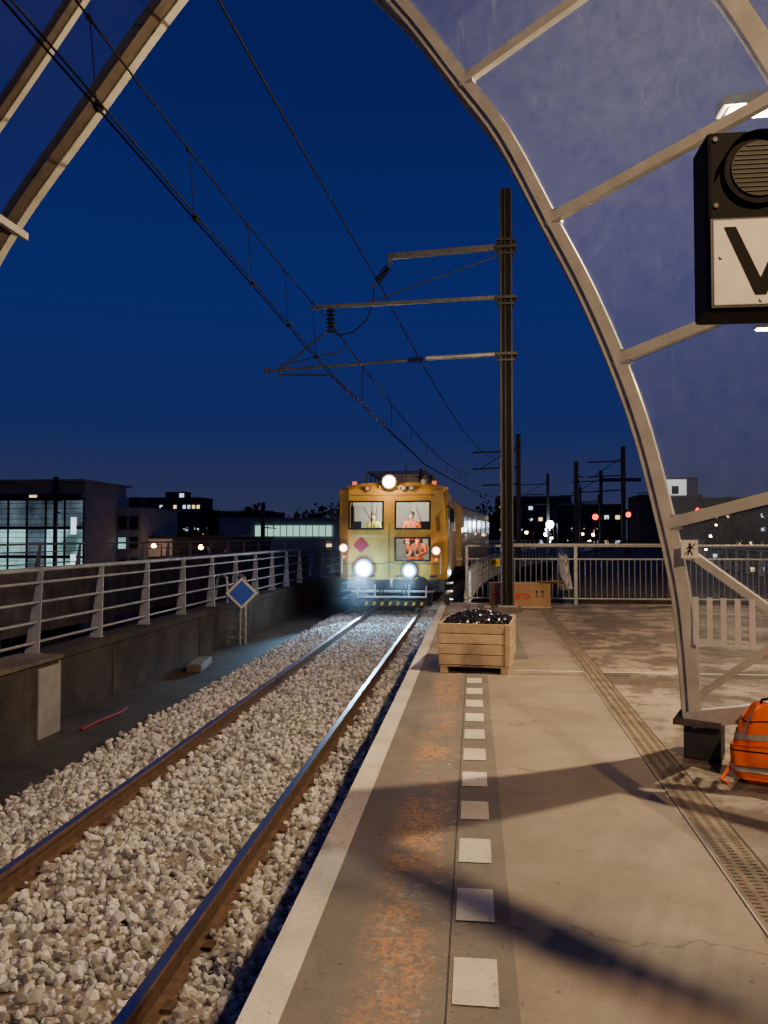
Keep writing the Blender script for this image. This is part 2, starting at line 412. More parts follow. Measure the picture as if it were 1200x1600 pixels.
b=B('access_ladder',(-5.5,18.2,-1.1))
for sx_ in(-.22,.22):
    b.tube('handrail',m_galv,[(-5.50+sx_,17.9,-1.1),(-5.50+sx_,17.9,.30),(-5.54+sx_,17.95,.45),(-5.66+sx_,18.02,.50),(-5.80+sx_,18.1,.42),(-5.86+sx_,18.1,-.1)],.030,8)
for i in range(7): b.tube('rungs',m_galv,[(-5.72,17.9,-.95+i*.2),(-5.28,17.9,-.95+i*.2)],.02,6)
b.done()
b=B('blue_diamond_sign',(-5.32,17.7,.08))
c=Vector((-5.28,17.6,.1)); nr=Vector((.30,-.95,0)).normalized(); u=nr.cross(Vector((0,0,1))).normalized()*-1
def dia(r,o): return [c+nr*o+u*r,c+nr*o+Vector((0,0,r)),c+nr*o-u*r,c+nr*o-Vector((0,0,r))]
b.sweep('case',m_galv,[dia(.37,-.08),dia(.37,0)]); 
b.add('border',m_white,dia(.36,.004),[(0,1,2,3)]); b.add('face',m_blue,dia(.29,.009),[(0,1,2,3)])
b.tube('post',m_galv,[(-5.36,17.75,-1.1),(-5.36,17.75,.1)],.03)
b.done()

# ------------------------------------------------------------------ platform
b=B('platform')
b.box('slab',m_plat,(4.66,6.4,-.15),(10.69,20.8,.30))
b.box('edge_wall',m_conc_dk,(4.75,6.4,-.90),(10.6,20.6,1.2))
b.rect('coated_strip',m_strip,-.565,.13,-3,8.12,.004)
b.rect('edge_band',m_wpaint,-.683,-.562,-3,16.6,.006)
b.rect('strip_seam',m_joint,-.088,-.083,-3,8.12,.007)
for i in range(-6,28):
    y=2.40+i*.518
    if 7.75<y<9.4: continue
    b.rect('dashes',m_wpaint,-.07,.07,y,y+.265,.008)
b.rect('dark_patch',m_strip,.25,.62,9.2,13.5,.004)
for (x0,y0,x1,y1) in((-.68,8.15,8,8.22),(1.35,11.5,8,11.6)):
    b.strip('joints',m_joint,[(x0,y0,.0035),(x1,y1,.0035)],[(x0,y0+.018,.0035),(x1,y1+.018,.0035)])
b.rect('white_line',m_wpaint,.42,5,8.35,8.39,.004)
b.done()
b=B('drain_channel')
dx=lambda y:1.06+.018*y
yy=frange(-2,15.5,.5)
b.strip('channel',m_grate,[(dx(y)-.09,y,.005) for y in yy],[(dx(y)+.09,y,.005) for y in yy])
b.strip('frame_left',m_grey,[(dx(y)-.098,y,.007) for y in yy],[(dx(y)-.090,y,.007) for y in yy])
b.strip('frame_right',m_joint,[(dx(y)+.088,y,.007) for y in yy],[(dx(y)+.098,y,.007) for y in yy])
y=1.
while y<15.4:
    for s in(-.055,0,.055): b.rect('slots',m_slot,dx(y)+s-.015,dx(y)+s+.015,y,y+.010,.0075)
    y+=.034
b.done()

b=B('platform_end_fence')
FY=16.6
for z in(1.2,.93,.12): b.tube('rails_%d'%int(z*100),m_galv,[(-.15,FY,z),(8.5,FY,z)],.028 if z>1 else .018)
x=-.15
while x<8.5:
    b.tube('bars',m_grey,[(x,FY,.12),(x,FY,.93)],.009,5); x+=.11
for x in(-.15,.75,2.08,4.1,6.1,8.4): b.box('posts',m_galv,(x,FY+.01,.6),(.06,.08,1.2))
b.box('top_ledge',m_galv,(2.4,FY,1.235),(3.4,.10,.03))
b.done()
b=B('yellow_notice'); b.box('plate',m_yellow,(.43,FY-.05,.85),(.2,.01,.14)); b.box('text_line',m_black,(.43,FY-.058,.87),(.13,.004,.02)); b.box('text_line2',m_black,(.43,FY-.058,.83),(.13,.004,.015)); b.done()

def crate():
    o=Vector((.05,8.65,0)); R=Matrix.Rotation(math.radians(-6),3,'Z')
    b=B('wooden_crate',o)
    W,D,H=.72,1.05,.50
    def bx(part,c,s,m=m_wood,bv=.004):
        b.box(part,m,o+R@Vector(c),s,rz=math.radians(-6),bevel=bv)
    for i in range(4):
        z=.085+.055+i*.106
        bx('front_slats',(random.uniform(-.004,.004),-D/2,z),(W+random.uniform(-.01,.01),.018,.099)); bx('back_slats',(0,D/2,z),(W,.018,.099))
        bx('side_slats',(-W/2,0,z),(.018,D-.02,.099)); bx('side_slats',(W/2,0,z),(.018,D-.02,.099))
    for a in(-1,1):
        for c in(-1,1): bx('corner_posts',(a*(W/2-.03),c*(D/2-.03),.28),(.045,.045,.44))
        bx('feet',(a*(W/2-.05),0,.035),(.08,D,.07),m_wood)
    bx('corner_batten',(W/2-.02,-D/2-.016,.29),(.05,.014,.42)); bx('base_board',(0,0,.075),(W,D,.02))
    for a in(-1,1):
        for k in range(4): b.disc('nails',m_dark,o+R@Vector((a*(W/2-.035),-D/2-.0115 if a<0 else -D/2-.025,.14+k*.106)),R@Vector((0,-1,0)),.004,.004,8)
    pos=[];rad=[]
    for i in range(1700):
        x=random.uniform(-W/2+.03,W/2-.03);y=random.uniform(-D/2+.03,D/2-.03)
        h=.465+.10*(1-(abs(x)/(W/2))**2)*(1-(abs(y)/(D/2))**2)+random.uniform(-.01,.025)
        p=o+R@Vector((x,y,h)); pos.append(p[:]); rad.append(random.uniform(.014,.028))
    st=make_stones('track_clips',np.array(pos),np.array(rad),m_blackg); b.children.append(st)
    b.box('fill',m_black,o+R@Vector((0,0,.31)),(W-.05,D-.05,.30),rz=math.radians(-6))
    b.done()
crate()

b=B('cardboard_box',(.9,16.0,0))
b.box('carton',m_card,(.9,16.0,.25),(1.18,.5,.46),bevel=.006)
b.box('lower_tray',m_wood,(.85,15.95,.02),(1.3,.6,.04))
b.box('flap',m_card,(1.68,15.95,.46),(.38,.5,.012),ry=.55)
b.box('flap_front',m_card,(1.5,15.72,.5),(.5,.12,.012),rx=-.5)
b.box('tape',M('packing_tape',(.35,.2,.1),.3),(.9,15.747,.44),(1.1,.004,.05))
t=text('ramuro',(.72,15.744,.24),.24,m_red,off=.006); b.children.append(t)
for i in range(2):
    x=1.22+i*.11
    b.box('arrow_shaft',m_black,(x,15.745,.27),(.012,.004,.09)); b.box('arrow_shaft',m_black,(x,15.745,.215),(.08,.004,.010))
    b.add('arrow_head',m_black,[(x-.03,15.745,.30),(x+.03,15.745,.30),(x,15.745,.35)],[(0,1,2)])
b.done()
b=B('marker_post'); b.tube('post',m_dark,[(-.55,16.2,0),(-.55,16.2,.22)],.05); b.ball('cap',m_galv,(-.55,16.2,.23),.05); b.done()

# ------------------------------------------------------------------ canopy
pts2=[(1.363,.25,1),(1.337,.696,0),(1.301,1.062,0),(1.228,1.475,1),(1.098,2.068,0),(.9436,2.58,1),(.745,3.11,0),(.518,3.62,1),(.2135,4.30,0),(-.085,4.79,1),(-.607,5.61,0),(-1.2,6.3,1),(-1.8,6.66,0),(-2.4,6.70,1),(-2.885,6.42,0),(-3.783,5.70,0),(-4.94,4.75,1),(-5.6,3.95,0),(-6.15,2.8,1),(-6.4,1.5,0),(-6.5,.2,1),(-6.5,-1.1,0)]
def apos(x,z): return Vector((x,5.25+.4*(1.363-x),z))
A=[];RI=[]
for i in range(len(pts2)-1):
    p=[pts2[max(0,i-1)],pts2[i],pts2[i+1],pts2[min(len(pts2)-1,i+2)]]
    if pts2[i][2]: RI.append(len(A))
    for k in range(4):
        t=k/4
        q=[.5*((2*p[1][j])+(-p[0][j]+p[2][j])*t+(2*p[0][j]-5*p[1][j]+4*p[2][j]-p[3][j])*t*t+(-p[0][j]+3*p[1][j]-3*p[2][j]+p[3][j])*t**3) for j in(0,1)]
        A.append(apos(*q))
A.append(apos(pts2[-1][0],pts2[-1][1]))
V=Vector((.82,-.52,.24))
def wv(p):
    f=max(0,min(1,(p.x+2.2)/2.0)); f=f*f*(3-2*f)
    return Vector((0,-.87,0)).lerp(V*1.6,f)
D=Vector((.371,.928,0)).normalized()
def inplane(pl,i):
    t=(pl[min(i+1,len(pl)-1)]-pl[max(i-1,0)]).normalized()
    return t.cross(D).normalized()
b=B('station_canopy',(1.363,5.25,0))
def archbeam(part,mat,pl,o0,o1,d0,d1,i0=0,i1=None):
    rings=[]; i1=len(pl) if i1 is None else i1
    for i in range(i0,i1):
        p=pl[i]; n_=inplane(pl,i); cen=apos(-2.4,1.0)
        if n_.dot(p-cen)<0:n_=-n_
        rings.append([p+n_*o0+D*d0,p+n_*o1+D*d0,p+n_*o1+D*d1,p+n_*o0+D*d1])
    b.sweep(part,mat,rings)
A2=[p+wv(p) for p in A]; A3=[p+wv(p)*2 for p in A]
K=49
archbeam('front_arch_web',m_beige,A,-.045,.0,.0,.30,0,K)
archbeam('front_arch_flange',m_beige,A,.001,.075,-.035,.05,0,K)
archbeam('front_arch_lip',m_beige,A,-.085,-.046,.24,.31,0,K)
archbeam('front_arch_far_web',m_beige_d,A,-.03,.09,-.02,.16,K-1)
archbeam('front_arch_far_edge',m_beige,A,-.050,-.031,.10,.18,K-1)
for nm,pl in(('second_arch',A2),('third_arch',A3)):
    archbeam(nm,m_beige,pl,-.05,.06,-.05,.12,0,K)
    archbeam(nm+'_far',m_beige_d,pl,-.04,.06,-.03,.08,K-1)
    archbeam(nm+'_far_edge',m_beige,pl,-.055,-.041,.04,.09,K-1)
for i in RI:
    a=A[i]; c=A3[i]
    if i==0: continue
    if a.x<-3: b.beam('purlins',m_beige,a+Vector((.06,.30,-.06)),c+Vector((.06,0,-.06)),.055,.08)
    else: b.beam('purlins',m_beige,a,c,.055,.07)
    if a.x>-1: 
        n_=inplane(A,i); b.box('purlin_brackets',m_galv,a+(c-a).normalized()*.07,(.09,.05,.10),rz=-.5)
b.beam('sill',m_beige,A[0]+Vector((-.02,0,-.02)),A3[0],.10,.10)
for pl,pm in((A,A2),(A2,A3)):
    v=[];f=[]
    for i in range(len(pl)):
        if i>len(pl)-8: break
        v+=[pl[i]+D*.02,pm[i]+D*.02]
    for i in range(len(v)//2-1): f.append((2*i,2*i+1,2*i+3,2*i+2))
    b.add('glazing',m_cglass,v,f)
b.box('foot_block',m_dark,(1.46,5.28,.11),(.22,.26,.22),rz=-.38,bevel=.01)
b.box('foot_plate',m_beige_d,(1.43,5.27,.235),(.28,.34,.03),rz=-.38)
q=A2[0]; b.box('foot_block',m_dark,(q.x+.05,q.y,q.z/2-.03),(.2,.2,q.z-.04),rz=-.38)
Vn=Vector((.82,-.52,0))
b.beam('brace',m_beige,(1.27,5.29,1.38),Vector((1.27,5.29,1.38))+Vn*1.6+Vector((0,0,-1.12)),.05,.05)
b.beam('brace',m_beige,(1.40,5.23,.38),Vector((1.40,5.23,.38))+Vn*1.6+Vector((0,0,1.25)),.045,.045)
for i in range(5):
    s=.05+i*.085
    p=Vector((1.345,5.24,0))+Vn*s
    a=p-Vn*.018;c=p+Vn*.018
    b.quad('manifestation_strips',m_white,(a.x,a.y-.05,.72),(c.x,c.y-.05,.72),(c.x,c.y-.05,1.02),(a.x,a.y-.05,1.02))
b.beam('shadow_beam',m_beige,(1.38,.02,3.6),(3.3,-.90,3.6),.05,.10)  # unseen beam, added to cast the shadow band across the platform
b.beam('shadow_beam_post',m_beige,(3.3,-.90,0),(3.3,-.90,3.65),.12,.12)  # added post that carries the shadow beam
b.done()
b=B('no_pedestrians_sign',(1.35,5.14,1.3))
ox,oy,oz=1.345,5.14,1.32
b.box('plate',m_white,(ox,oy,oz),(.105,.006,.115),bevel=.003)
for (dx_,dz_,w_,h_,ry_) in((0,.03,.014,.014,0),(0,.005,.012,.035,.1),(-.008,-.024,.008,.035,.4),(.009,-.024,.008,.035,-.4),(.012,.008,.007,.028,-.8),(-.012,.008,.007,.028,.8)):
    b.box('figure',m_black,(ox+dx_,oy-.005,oz+dz_),(w_,.003,h_),ry=ry_)
b.box('slash',m_black,(ox,oy-.007,oz),(.006,.002,.10),ry=.75)
b.done()

# ------------------------------------------------------------------ departure signal "V"
b=B('departure_signal',(.9,2.65,2.4))
b.box('housing',m_black,(.905,2.69,2.41),(.31,.17,.585),bevel=.012)
b.box('v_board',m_white,(.905,2.598,2.272),(.285,.012,.275),bevel=.004)
b.box('board_frame',m_dark,(.905,2.602,2.272),(.297,.010,.287))
zt,zb_=2.385,2.165
def poly(part,mat,pp,y): b.add(part,mat,[(x,y,z) for x,z in pp],[tuple(range(len(pp)))])
poly('letter_V',m_black,[(.795,zt),(.832,zt),(.905,zb_+.055),(.978,zt),(1.015,zt),(.922,zb_),(.888,zb_)],2.590)
b.disc('lens_ring',m_black,(.905,2.600,2.565),(0,-1,0),.108,.03,36)
b.disc('lens',m_lens,(.905,2.583,2.565),(0,-1,0),.088,.01,36)
for i in range(11): b.box('louvre',m_mast,(.905,2.576,2.493+i*.0145),(2*math.sqrt(max(.0001,.084**2-(.0725-i*.0145)**2)),.004,.0022))
hood=[]
for k in range(17):
    a=math.pi*k/16; hood.append((.905+.115*math.cos(a),2.565+.115*math.sin(a)))
b.add('hood',m_black,[(x,2.61,z) for x,z in hood]+[(x,2.555,z) for x,z in hood],[(i,i+1,i+18,i+17) for i in range(16)],True)
for x,z in((.785,2.29),(1.025,2.29),(.905,2.15)): b.disc('screws',m_galv,(x,2.589,z),(0,-1,0),.006,.006,10)
for x,z in((.775,2.675),(.775,2.46)): b.disc('housing_screws',m_dark,(x,2.602,z),(0,-1,0),.008,.008,10)
b.tube('post',m_galv,[(1.32,2.8,0),(1.32,2.8,3.0)],.045,12)
b.beam('bracket',m_galv,(1.32,2.8,2.55),(1.0,2.78,2.55),.04,.04)
b.beam('bracket2',m_galv,(1.32,2.8,2.25),(1.0,2.78,2.25),.04,.04)
b.done()

# ------------------------------------------------------------------ catenary mast and wires
def insul(b,p1,p2,n_=7,r=.055):
    p1=Vector(p1);p2=Vector(p2); b.tube('insulators',m_black,[p1,p2],.02,8)
    for i in range(n_):
        c=p1.lerp(p2,(i+.5)/n_); b.disc('insulators',m_black,c,p2-p1,r,.018,12)
b=B('overhead_line_mast',(.62,15,0))
mx_,my_=.62,15.
b.box('column_web',m_mast,(mx_-.02,my_,4.0),(.016,.2,8.0)); b.box('column_flange',m_mast,(mx_-.10,my_,4.0),(.03,.22,8.0)); b.box('column_flange',m_mast,(mx_+.10,my_,4.0),(.03,.22,8.0)); b.box('column_face',m_black,(mx_,my_-.06,4.0),(.17,.012,8.0))
b.box('footing',m_conc,(mx_,my_,.04),(.5,.5,.08)); b.box('base_plate',m_galv,(mx_,my_,.10),(.36,.36,.03))
for z in(6.86,5.9,4.83): 
    b.box('collars',m_mast,(mx_,my_,z),(.40,.34,.05)); b.box('collars',m_mast,(mx_,my_,z-.12),(.30,.30,.03)); 
b.box('collars',m_mast,(mx_,my_,7.0),(.36,.3,.03))
b.beam('arm_top',m_arm,(mx_-.2,my_-.05,6.88),(-1.60,my_,6.80),.08,.11); b.box('arm_end',m_arm,(-1.6,my_,6.76),(.05,.1,.2))
insul(b,(-1.62,my_,6.6),(-1.85,my_,6.32),6,.08); b.tube('fitting',m_dark,[(-1.55,my_,6.7),(-1.95,my_,6.2)],.016)
b.beam('arm_middle',m_arm,(mx_-.2,my_-.05,5.92),(-3.12,my_,5.86),.05,.07)
insul(b,(-2.75,my_,5.82),(-2.75,my_,5.35),6,.09)
b.tube('arm_stay',m_dark,[(mx_-.2,my_,6.72),(-2.0,my_,5.93)],.014)
b.tube('arm_lower',m_galv,[(mx_-.2,my_-.05,4.84),(-.9,my_-.03,4.80)],.045,10)
insul(b,(-.95,my_,4.795),(-1.25,my_,4.78),6,.065)
b.tube('arm_lower_tube',m_arm,[(-1.25,my_,4.78),(-4.05,my_,4.64)],.028,8)
b.tube('registration_arm',m_mast,[(-3.75,my_,4.56),(-2.65,my_-.02,4.52)],.018); b.tube('registration_drop',m_dark,[(-3.75,my_,4.66),(-3.75,my_,4.5)],.018)
b.tube('diagonal',m_mast,[(-2.78,my_,5.42),(-3.75,my_,4.66)],.018); b.tube('diagonal',m_mast,[(-2.5,my_,5.0),(-3.8,my_,4.72)],.014)
b.tube('arm_cap',m_dark,[(-4.05,my_,4.60),(-4.05,my_,4.70)],.03)
pp=[(-1.9,my_,6.3),(-1.93,my_+.05,5.9),(-2.05,my_,5.58),(-2.3,my_,5.36),(-2.6,my_,5.30),(-2.72,my_,5.4)]
b.tube('jumper_cable',m_black,pp,.014,6)
b.done()
def wire(b,part,pts,r=.008): b.tube(part,m_black,pts,r,5)
b=B('overhead_wires')
def sag(p,q,s,n_=14):
    p=Vector(p);q=Vector(q); return [p.lerp(q,i/n_)-Vector((0,0,s*4*(i/n_)*(1-i/n_))) for i in range(n_+1)]
for o in(-.02,.03): wire(b,'contact_wire',[(-2.60+o,-8,4.46),(-2.7+o,15,4.49)],.009)
for o in(-.02,.03): wire(b,'contact_wire',[(-2.7+o,15,4.49),(-2.1+o,34,4.5),(-.2+o,53,4.5),(3.5,75,4.5)],.014)
wire(b,'messenger_wire',sag((-2.75,-8,5.75),(-2.75,15,5.55),.50),.010)
wire(b,'messenger_wire',sag((-2.75,15,5.55),(-.3,53,5.6),.7),.015)
wire(b,'feeder_wire',sag((-2.9,-10,6.2),(-1.85,15,6.38),.25),.013)
wire(b,'feeder_wire',sag((-1.85,15,6.38),(1.4,53,6.6),.8),.015)
S=sag((-2.75,-8,5.75),(-2.75,15,5.55),.50,23)
for y in(3.4,5.3,7.3,9.3,11.2,13.2):
    z=S[int(round(y+8))].z
    wire(b,'droppers',[(-2.74,y,z),(-2.68,y,4.48)],.005); b.ball('clamps',m_black,(-2.67,y,4.48),.035,8,(1,1.6,1)); b.ball('clamps',m_black,(-2.75,y,z),.024,8)
S=sag((-2.75,15,5.55),(-.3,53,5.6),.7,38)
for y in range(18,52,4):
    s=S[y-15]; wire(b,'droppers',[s,(s.x,s.y,4.5)],.008)
b.done()
def farmast(x,y,h=8.2,arm=-3,base=-1.,port=None):
    b=B('overhead_line_mast',(x,y,base))
    b.box('column',m_mast,(x,y,(h+base)/2),(.30,.30,h-base))
    for z in(h-1.1,h-2.2,h-3.3):
        b.beam('arms',m_mast,(x,y,z),(x+arm*(1 if z>h-3 else .8),y,z-.1),.09,.10)
    b.tube('stay',m_mast,[(x,y,h-.8),(x+arm*.8,y,h-2.2)],.03,5)
    if port: b.beam('portal_beam',m_mast,(x,y,h-1),(port,y,h-1),.25,.35)
    b.done()
farmast(2.95,53); farmast(11.2,61,arm=-2.6); farmast(13,83,arm=-3,port=17); farmast(8,87,arm=-3); farmast(14.6,111,arm=-3); farmast(7.6,60,h=7,arm=.5)
farmast(-18.5,68,h=4.4,arm=1.2,base=-8)
farmast(-39,70,h=7.0,arm=.6,base=-8)
farmast(24,105); farmast(20,130,arm=-6)

b=B('curved_viaduct')
cx=lambda Y:3.6+.06*(Y-20)+.0012*(Y-20)**2
yv=frange(24,150,4)
b.strip('deck',m_conc_dk,[(cx(y)-1,y,-.35) for y in yv],[(cx(y)+7,y,-.35) for y in yv])
b.strip('edge_beam',m_conc,[(cx(y)-1,y,-.2) for y in yv],[(cx(y)-1,y,-1.6) for y in yv])
b.strip('edge_top',m_conc,[(cx(y)-1.3,y,-.2) for y in yv],[(cx(y)-1,y,-.2) for y in yv])
b.quad('end_face',m_conc_dk,(cx(24)-1,24,-.35),(cx(24)+7,24,-.35),(cx(24)+7,24,-1.7),(cx(24)-1,24,-1.7))
for y in range(30,150,15): b.box('piers',m_conc_dk,(cx(y)+3,y,-4.8),(3,1.2,6.4))
b.done()
railing('bridge_railing',lambda Y:cx(Y)-1,24.5,140,-.15,.8,nb=3,step=2.2,mat=m_railp,step2=4)
railing('bridge_railing',lambda Y:cx(Y)+7,24.5,140,-.15,.8,side=1,nb=3,step=2.2,mat=m_railp,step2=4)

# ------------------------------------------------------------------ train
def train():
    y0=23.0; xc=-2.37; hw=1.6
    b=B('track_maintenance_vehicle',(xc,y0,-.82))
    def X(x):return xc+x
    def yf(x,z):
        y=y0+(.0 if z<=1.45 else (z-1.45)*.10)
        if abs(x)>1.45: y+=.22
        return y
    xs=[-1.6,-1.31,-.26,.06,1.12,1.6]; zs=[.14,.67,1.38,1.60,2.45,2.78]
    holes={(1,3),(3,3),(3,1)}
    for i in range(5):
        for j in range(5):
            if (i,j) in holes: continue
            q=[(xs[i],zs[j]),(xs[i+1],zs[j]),(xs[i+1],zs[j+1]),(xs[i],zs[j+1])]
            b.quad('front_panel',m_yel,*[(X(x),yf(x,z),z) for x,z in q])
    def roofring(y,s=1): 
        return [(X(-1.6*s),y,2.78),(X(-1.45*s),y,2.90),(X(-.9*s),y,2.99),(X(0),y,3.02),(X(.9*s),y,2.99),(X(1.45*s),y,2.90),(X(1.6*s),y,2.78)]
    fr=[(X(-1.6),y0+.35,2.78)]+[(X(-1.31),y0+.133,2.78)]+[(X(-.26),y0+.133,2.78),(X(.06),y0+.133,2.78),(X(1.12),y0+.133,2.78),(X(1.35),y0+.2,2.78),(X(1.6),y0+.35,2.78)]
    R1=roofring(y0+.38); R2=roofring(y0+11)
    b.sweep('roof',m_yel,[fr,R1,R2],caps=False)
    for s in(-1,1):
        segs=[(.22,1.0,m_yel),(1.0,2.0,m_grey),(2.0,4.2,m_yel),(4.2,5.2,m_grey),(5.2,11,m_yel)]
        for a,c,mm in segs:
            b.quad('side_panel',mm,(X(s*1.6),y0+a,.14),(X(s*1.6),y0+c,.14),(X(s*1.6),y0+c,2.78),(X(s*1.6),y0+a,2.78))
        for a,c in((2.3,3.9),(5.6,7.2),(7.8,9.4)):
            b.box('side_windows',m_blackg,(X(s*1.605),y0+(a+c)/2,2.0),(.02,c-a,.75))
        b.box('side_door_window',m_blackg,(X(s*1.605),y0+1.5,2.05),(.02,.6,.8))
        for a in(.95,2.05): b.tube('grab_rails',m_galv,[(X(s*1.67),y0+a,.4),(X(s*1.67),y0+a,1.9)],.02,6)
        for k in range(3): b.box('steps',m_galv,(X(s*1.62),y0+1.5,-.05-.25*k),(.2,.6,.03))
    b.quad('rear',m_yel,(X(-1.6),y0+11,.14),(X(1.6),y0+11,.14),(X(1.6),y0+11,2.78),(X(-1.6),y0+11,2.78))
    for (x0,x1,z0,z1) in((-1.31,-.26,1.60,2.45),(.06,1.12,1.60,2.45),(.06,1.12,.67,1.38)):
        t=.05
        for (a,c,d,e) in((x0,x1,z0,z0+t),(x0,x1,z1-t,z1)):
            b.beam('window_gaskets',m_black,(X(x0),yf(0,(d+e)/2)-.02,(d+e)/2),(X(x1),yf(0,(d+e)/2)-.02,(d+e)/2),.05,t)
        for xx in(x0+t/2,x1-t/2):
            b.beam('window_gaskets',m_black,(X(xx),yf(0,z0+t)-.02,z0+t),(X(xx),yf(0,z1-t)-.02,z1-t),t,.05)
        b.quad('windscreens',m_glass,(X(x0),yf(0,z0)+.02,z0),(X(x1),yf(0,z0)+.02,z0),(X(x1),yf(0,z1)+.02,z1),(X(x0),yf(0,z1)+.02,z1))
    b.beam('wipers',m_black,(X(-.5),y0-.03,1.62),(X(-.85),y0+.02,2.25),.02,.02); b.beam('wipers',m_black,(X(.9),y0-.03,1.62),(X(.7),y0+.02,2.25),.02,.02)
    b.beam('window_divider',m_black,(X(-.62),y0+.0,1.62),(X(-.62),y0+.1,2.43),.025,.02)
    b.box('cab_floor',m_grey,(xc,y0+1.4,.62),(3.1,2.2,.04)); b.box('cab_rear_wall',m_cab,(xc,y0+2.5,1.8),(3.1,.04,2.4)); b.box('cab_ceiling',m_cab,(xc,y0+1.4,2.74),(3.1,2.2,.02))
    b.box('control_desk',m_under,(X(-.75),y0+.5,1.42),(1.2,.5,.1)); b.box('control_desk',m_under,(X(1.2),y0+.7,1.3),(.35,.7,.4))
    b.box('monitor',m_black,(X(.95),y0+.35,1.75),(.26,.05,.2)); b.box('monitor',m_black,(X(-1.1),y0+.35,1.75),(.26,.05,.2))
    b.box('cab_door',m_grey,(X(.0),y0+2.47,1.7),(.7,.02,2.0)); b.box('cab_cabinet',m_bldg2,(X(-1.1),y0+2.3,1.9),(.7,.3,1.0)); b.box('seat_left',m_dark,(X(-.7),y0+1.5,1.5),(.46,.12,.7),bevel=.04); b.box('seat_right',m_dark,(X(.55),y0+1.58,1.5),(.46,.12,.7),bevel=.04)
    b.box('seat_base',m_black,(X(-.7),y0+1.3,1.20),(.5,.5,.12),bevel=.03); b.box('seat_base',m_black,(X(.48),y0+1.2,1.22),(.5,.5,.12),bevel=.03)
    b.tube('seat_stem',m_dark,[(X(-.7),y0+1.3,.64),(X(-.7),y0+1.3,1.15)],.06); b.tube('seat_stem',m_dark,[(X(.48),y0+1.3,.64),(X(.48),y0+1.3,1.17)],.06)
    b.box('stand_in_mark',m_magenta,(X(-.93),y0-.012,1.14),(.34,.012,.34),ry=math.pi/4)
    for x,z,r_ in((-.84,.46,.20),(.50,.40,.14)):
        b.disc('headlight_housing',m_dark,(X(x),y0-.05,z),(0,-1,0),r_+.09,.14); b.disc('headlight_glow_ring',m_headring,(X(x),y0-.13,z),(0,-1,0),r_+.07,.02,32); b.ball('headlight_lens',m_head,(X(x),y0-.14,z),r_,20,(1,.35,1))  # ring round each lens is painted blue glow
    for x,z in((-1.44,1.06),(1.28,.98)):
        b.disc('marker_housing',m_dark,(X(x),y0+.02,z),(0,-1,0),.15,.2); b.disc('marker_glow_ring',m_warmring,(X(x),y0-.085,z),(0,-1,0),.13,.01); b.ball('marker_lamp',m_warm,(X(x),y0-.09,z),.095,16,(1,.35,1))  # ring is painted warm glow round the lamp
    b.disc('small_lamp',m_redlamp,(X(1.28),y0-.03,.72),(0,-1,0),.05,.1); b.disc('small_lamp',m_redlamp,(X(-1.44),y0-.03,.80),(0,-1,0),.05,.1)
    b.box('roof_lamp_bracket',m_yel,(X(-.05),y0+.2,2.86),(.75,.18,.12),bevel=.02)
    b.disc('roof_lamp_housing',m_dark,(X(-.10),y0+.08,3.0),(0,-1,0),.22,.2); b.disc('roof_lamp_glow_ring',m_warmring,(X(-.10),y0-.025,3.0),(0,-1,0),.21,.01,32); b.ball('roof_lamp_lens',m_warmhot,(X(-.10),y0-.04,3.0),.165,18,(1,.35,1))  # orange ring paints the glow around the lens
    for x in(-.75,.32,.55): b.disc('side_lamp_housing',m_dark,(X(x),y0+.15,2.82),(0,-1,0),.09,.15); b.disc('side_lamp_lens',m_redlamp if x<-.5 else m_galv,(X(x),y0+.07,2.82),(0,-1,0),.06,.01)
    for x in(-1.0,1.0): b.disc('beacon',m_redlamp,(X(x*1.2),y0+.5,2.98),(0,0,1),.07,.14)
    b.tube('horn',m_galv,[(X(.9),y0+.6,3.0),(X(.9),y0+.2,3.0)],[.03,.09])
    b.box('roof_unit',m_grey,(X(.2),y0+3.0,3.2),(1.4,2.4,.35),bevel=.03); b.box('roof_unit',m_dark,(X(.1),y0+6.2,3.25),(1.8,2.2,.45),bevel=.03)
    for s in(-.9,.95):
        b.tube('roof_rails',m_mast,[(X(s),y0+1.0,3.38),(X(s),y0+9,3.38)],.025,6)
        for k in range(9): b.tube('roof_rail_posts',m_mast,[(X(s),y0+1+k,2.95),(X(s),y0+1+k,3.38)],.02,5)
    for k in range(8): b.tube('roof_crossbars',m_mast,[(X(-.9),y0+1+k*.6,3.38),(X(.95),y0+1+k*.6,3.38)],.018,5)
    b.tube('antenna',m_black,[(X(.3),y0+1.2,3.0),(X(.3),y0+1.2,3.6)],.012); b.tube('exhaust',m_under,[(X(.75),y0+1.4,3.0),(X(.75),y0+1.4,3.5)],.06); b.tube('exhaust',m_under,[(X(1.05),y0+2.0,2.95),(X(1.05),y0+2.0,3.35)],.05)
    b.tube('mirror_arm',m_black,[(X(-1.6),y0+.2,2.3),(X(-1.75),y0-.05,2.2)],.015); b.box('mirror',m_black,(X(-1.77),y0-.06,2.0),(.12,.05,.4)); b.tube('mirror_arm',m_black,[(X(1.6),y0+.2,2.3),(X(1.72),y0-.05,2.2)],.015); b.box('mirror',m_black,(X(1.74),y0-.06,2.0),(.12,.05,.4))
    b.tube('front_grab',m_galv,[(X(-1.25),y0-.08,1.42),(X(-.35),y0-.08,1.42)],.018,6); b.tube('front_grab',m_galv,[(X(-1.5),y0,.3),(X(-1.5),y0,.9)],.018,6); b.tube('front_grab',m_galv,[(X(1.42),y0,.3),(X(1.42),y0,.85)],.018,6)
    b.box('ledge',m_galv,(X(-.05),y0-.06,.60),(.3,.12,.03)); b.box('front_seam',m_under,(X(-.1),y0-.006,1.0),(.02,.008,1.6)); b.box('front_seam',m_under,(xc,y0-.006,.60),(3.0,.008,.02))
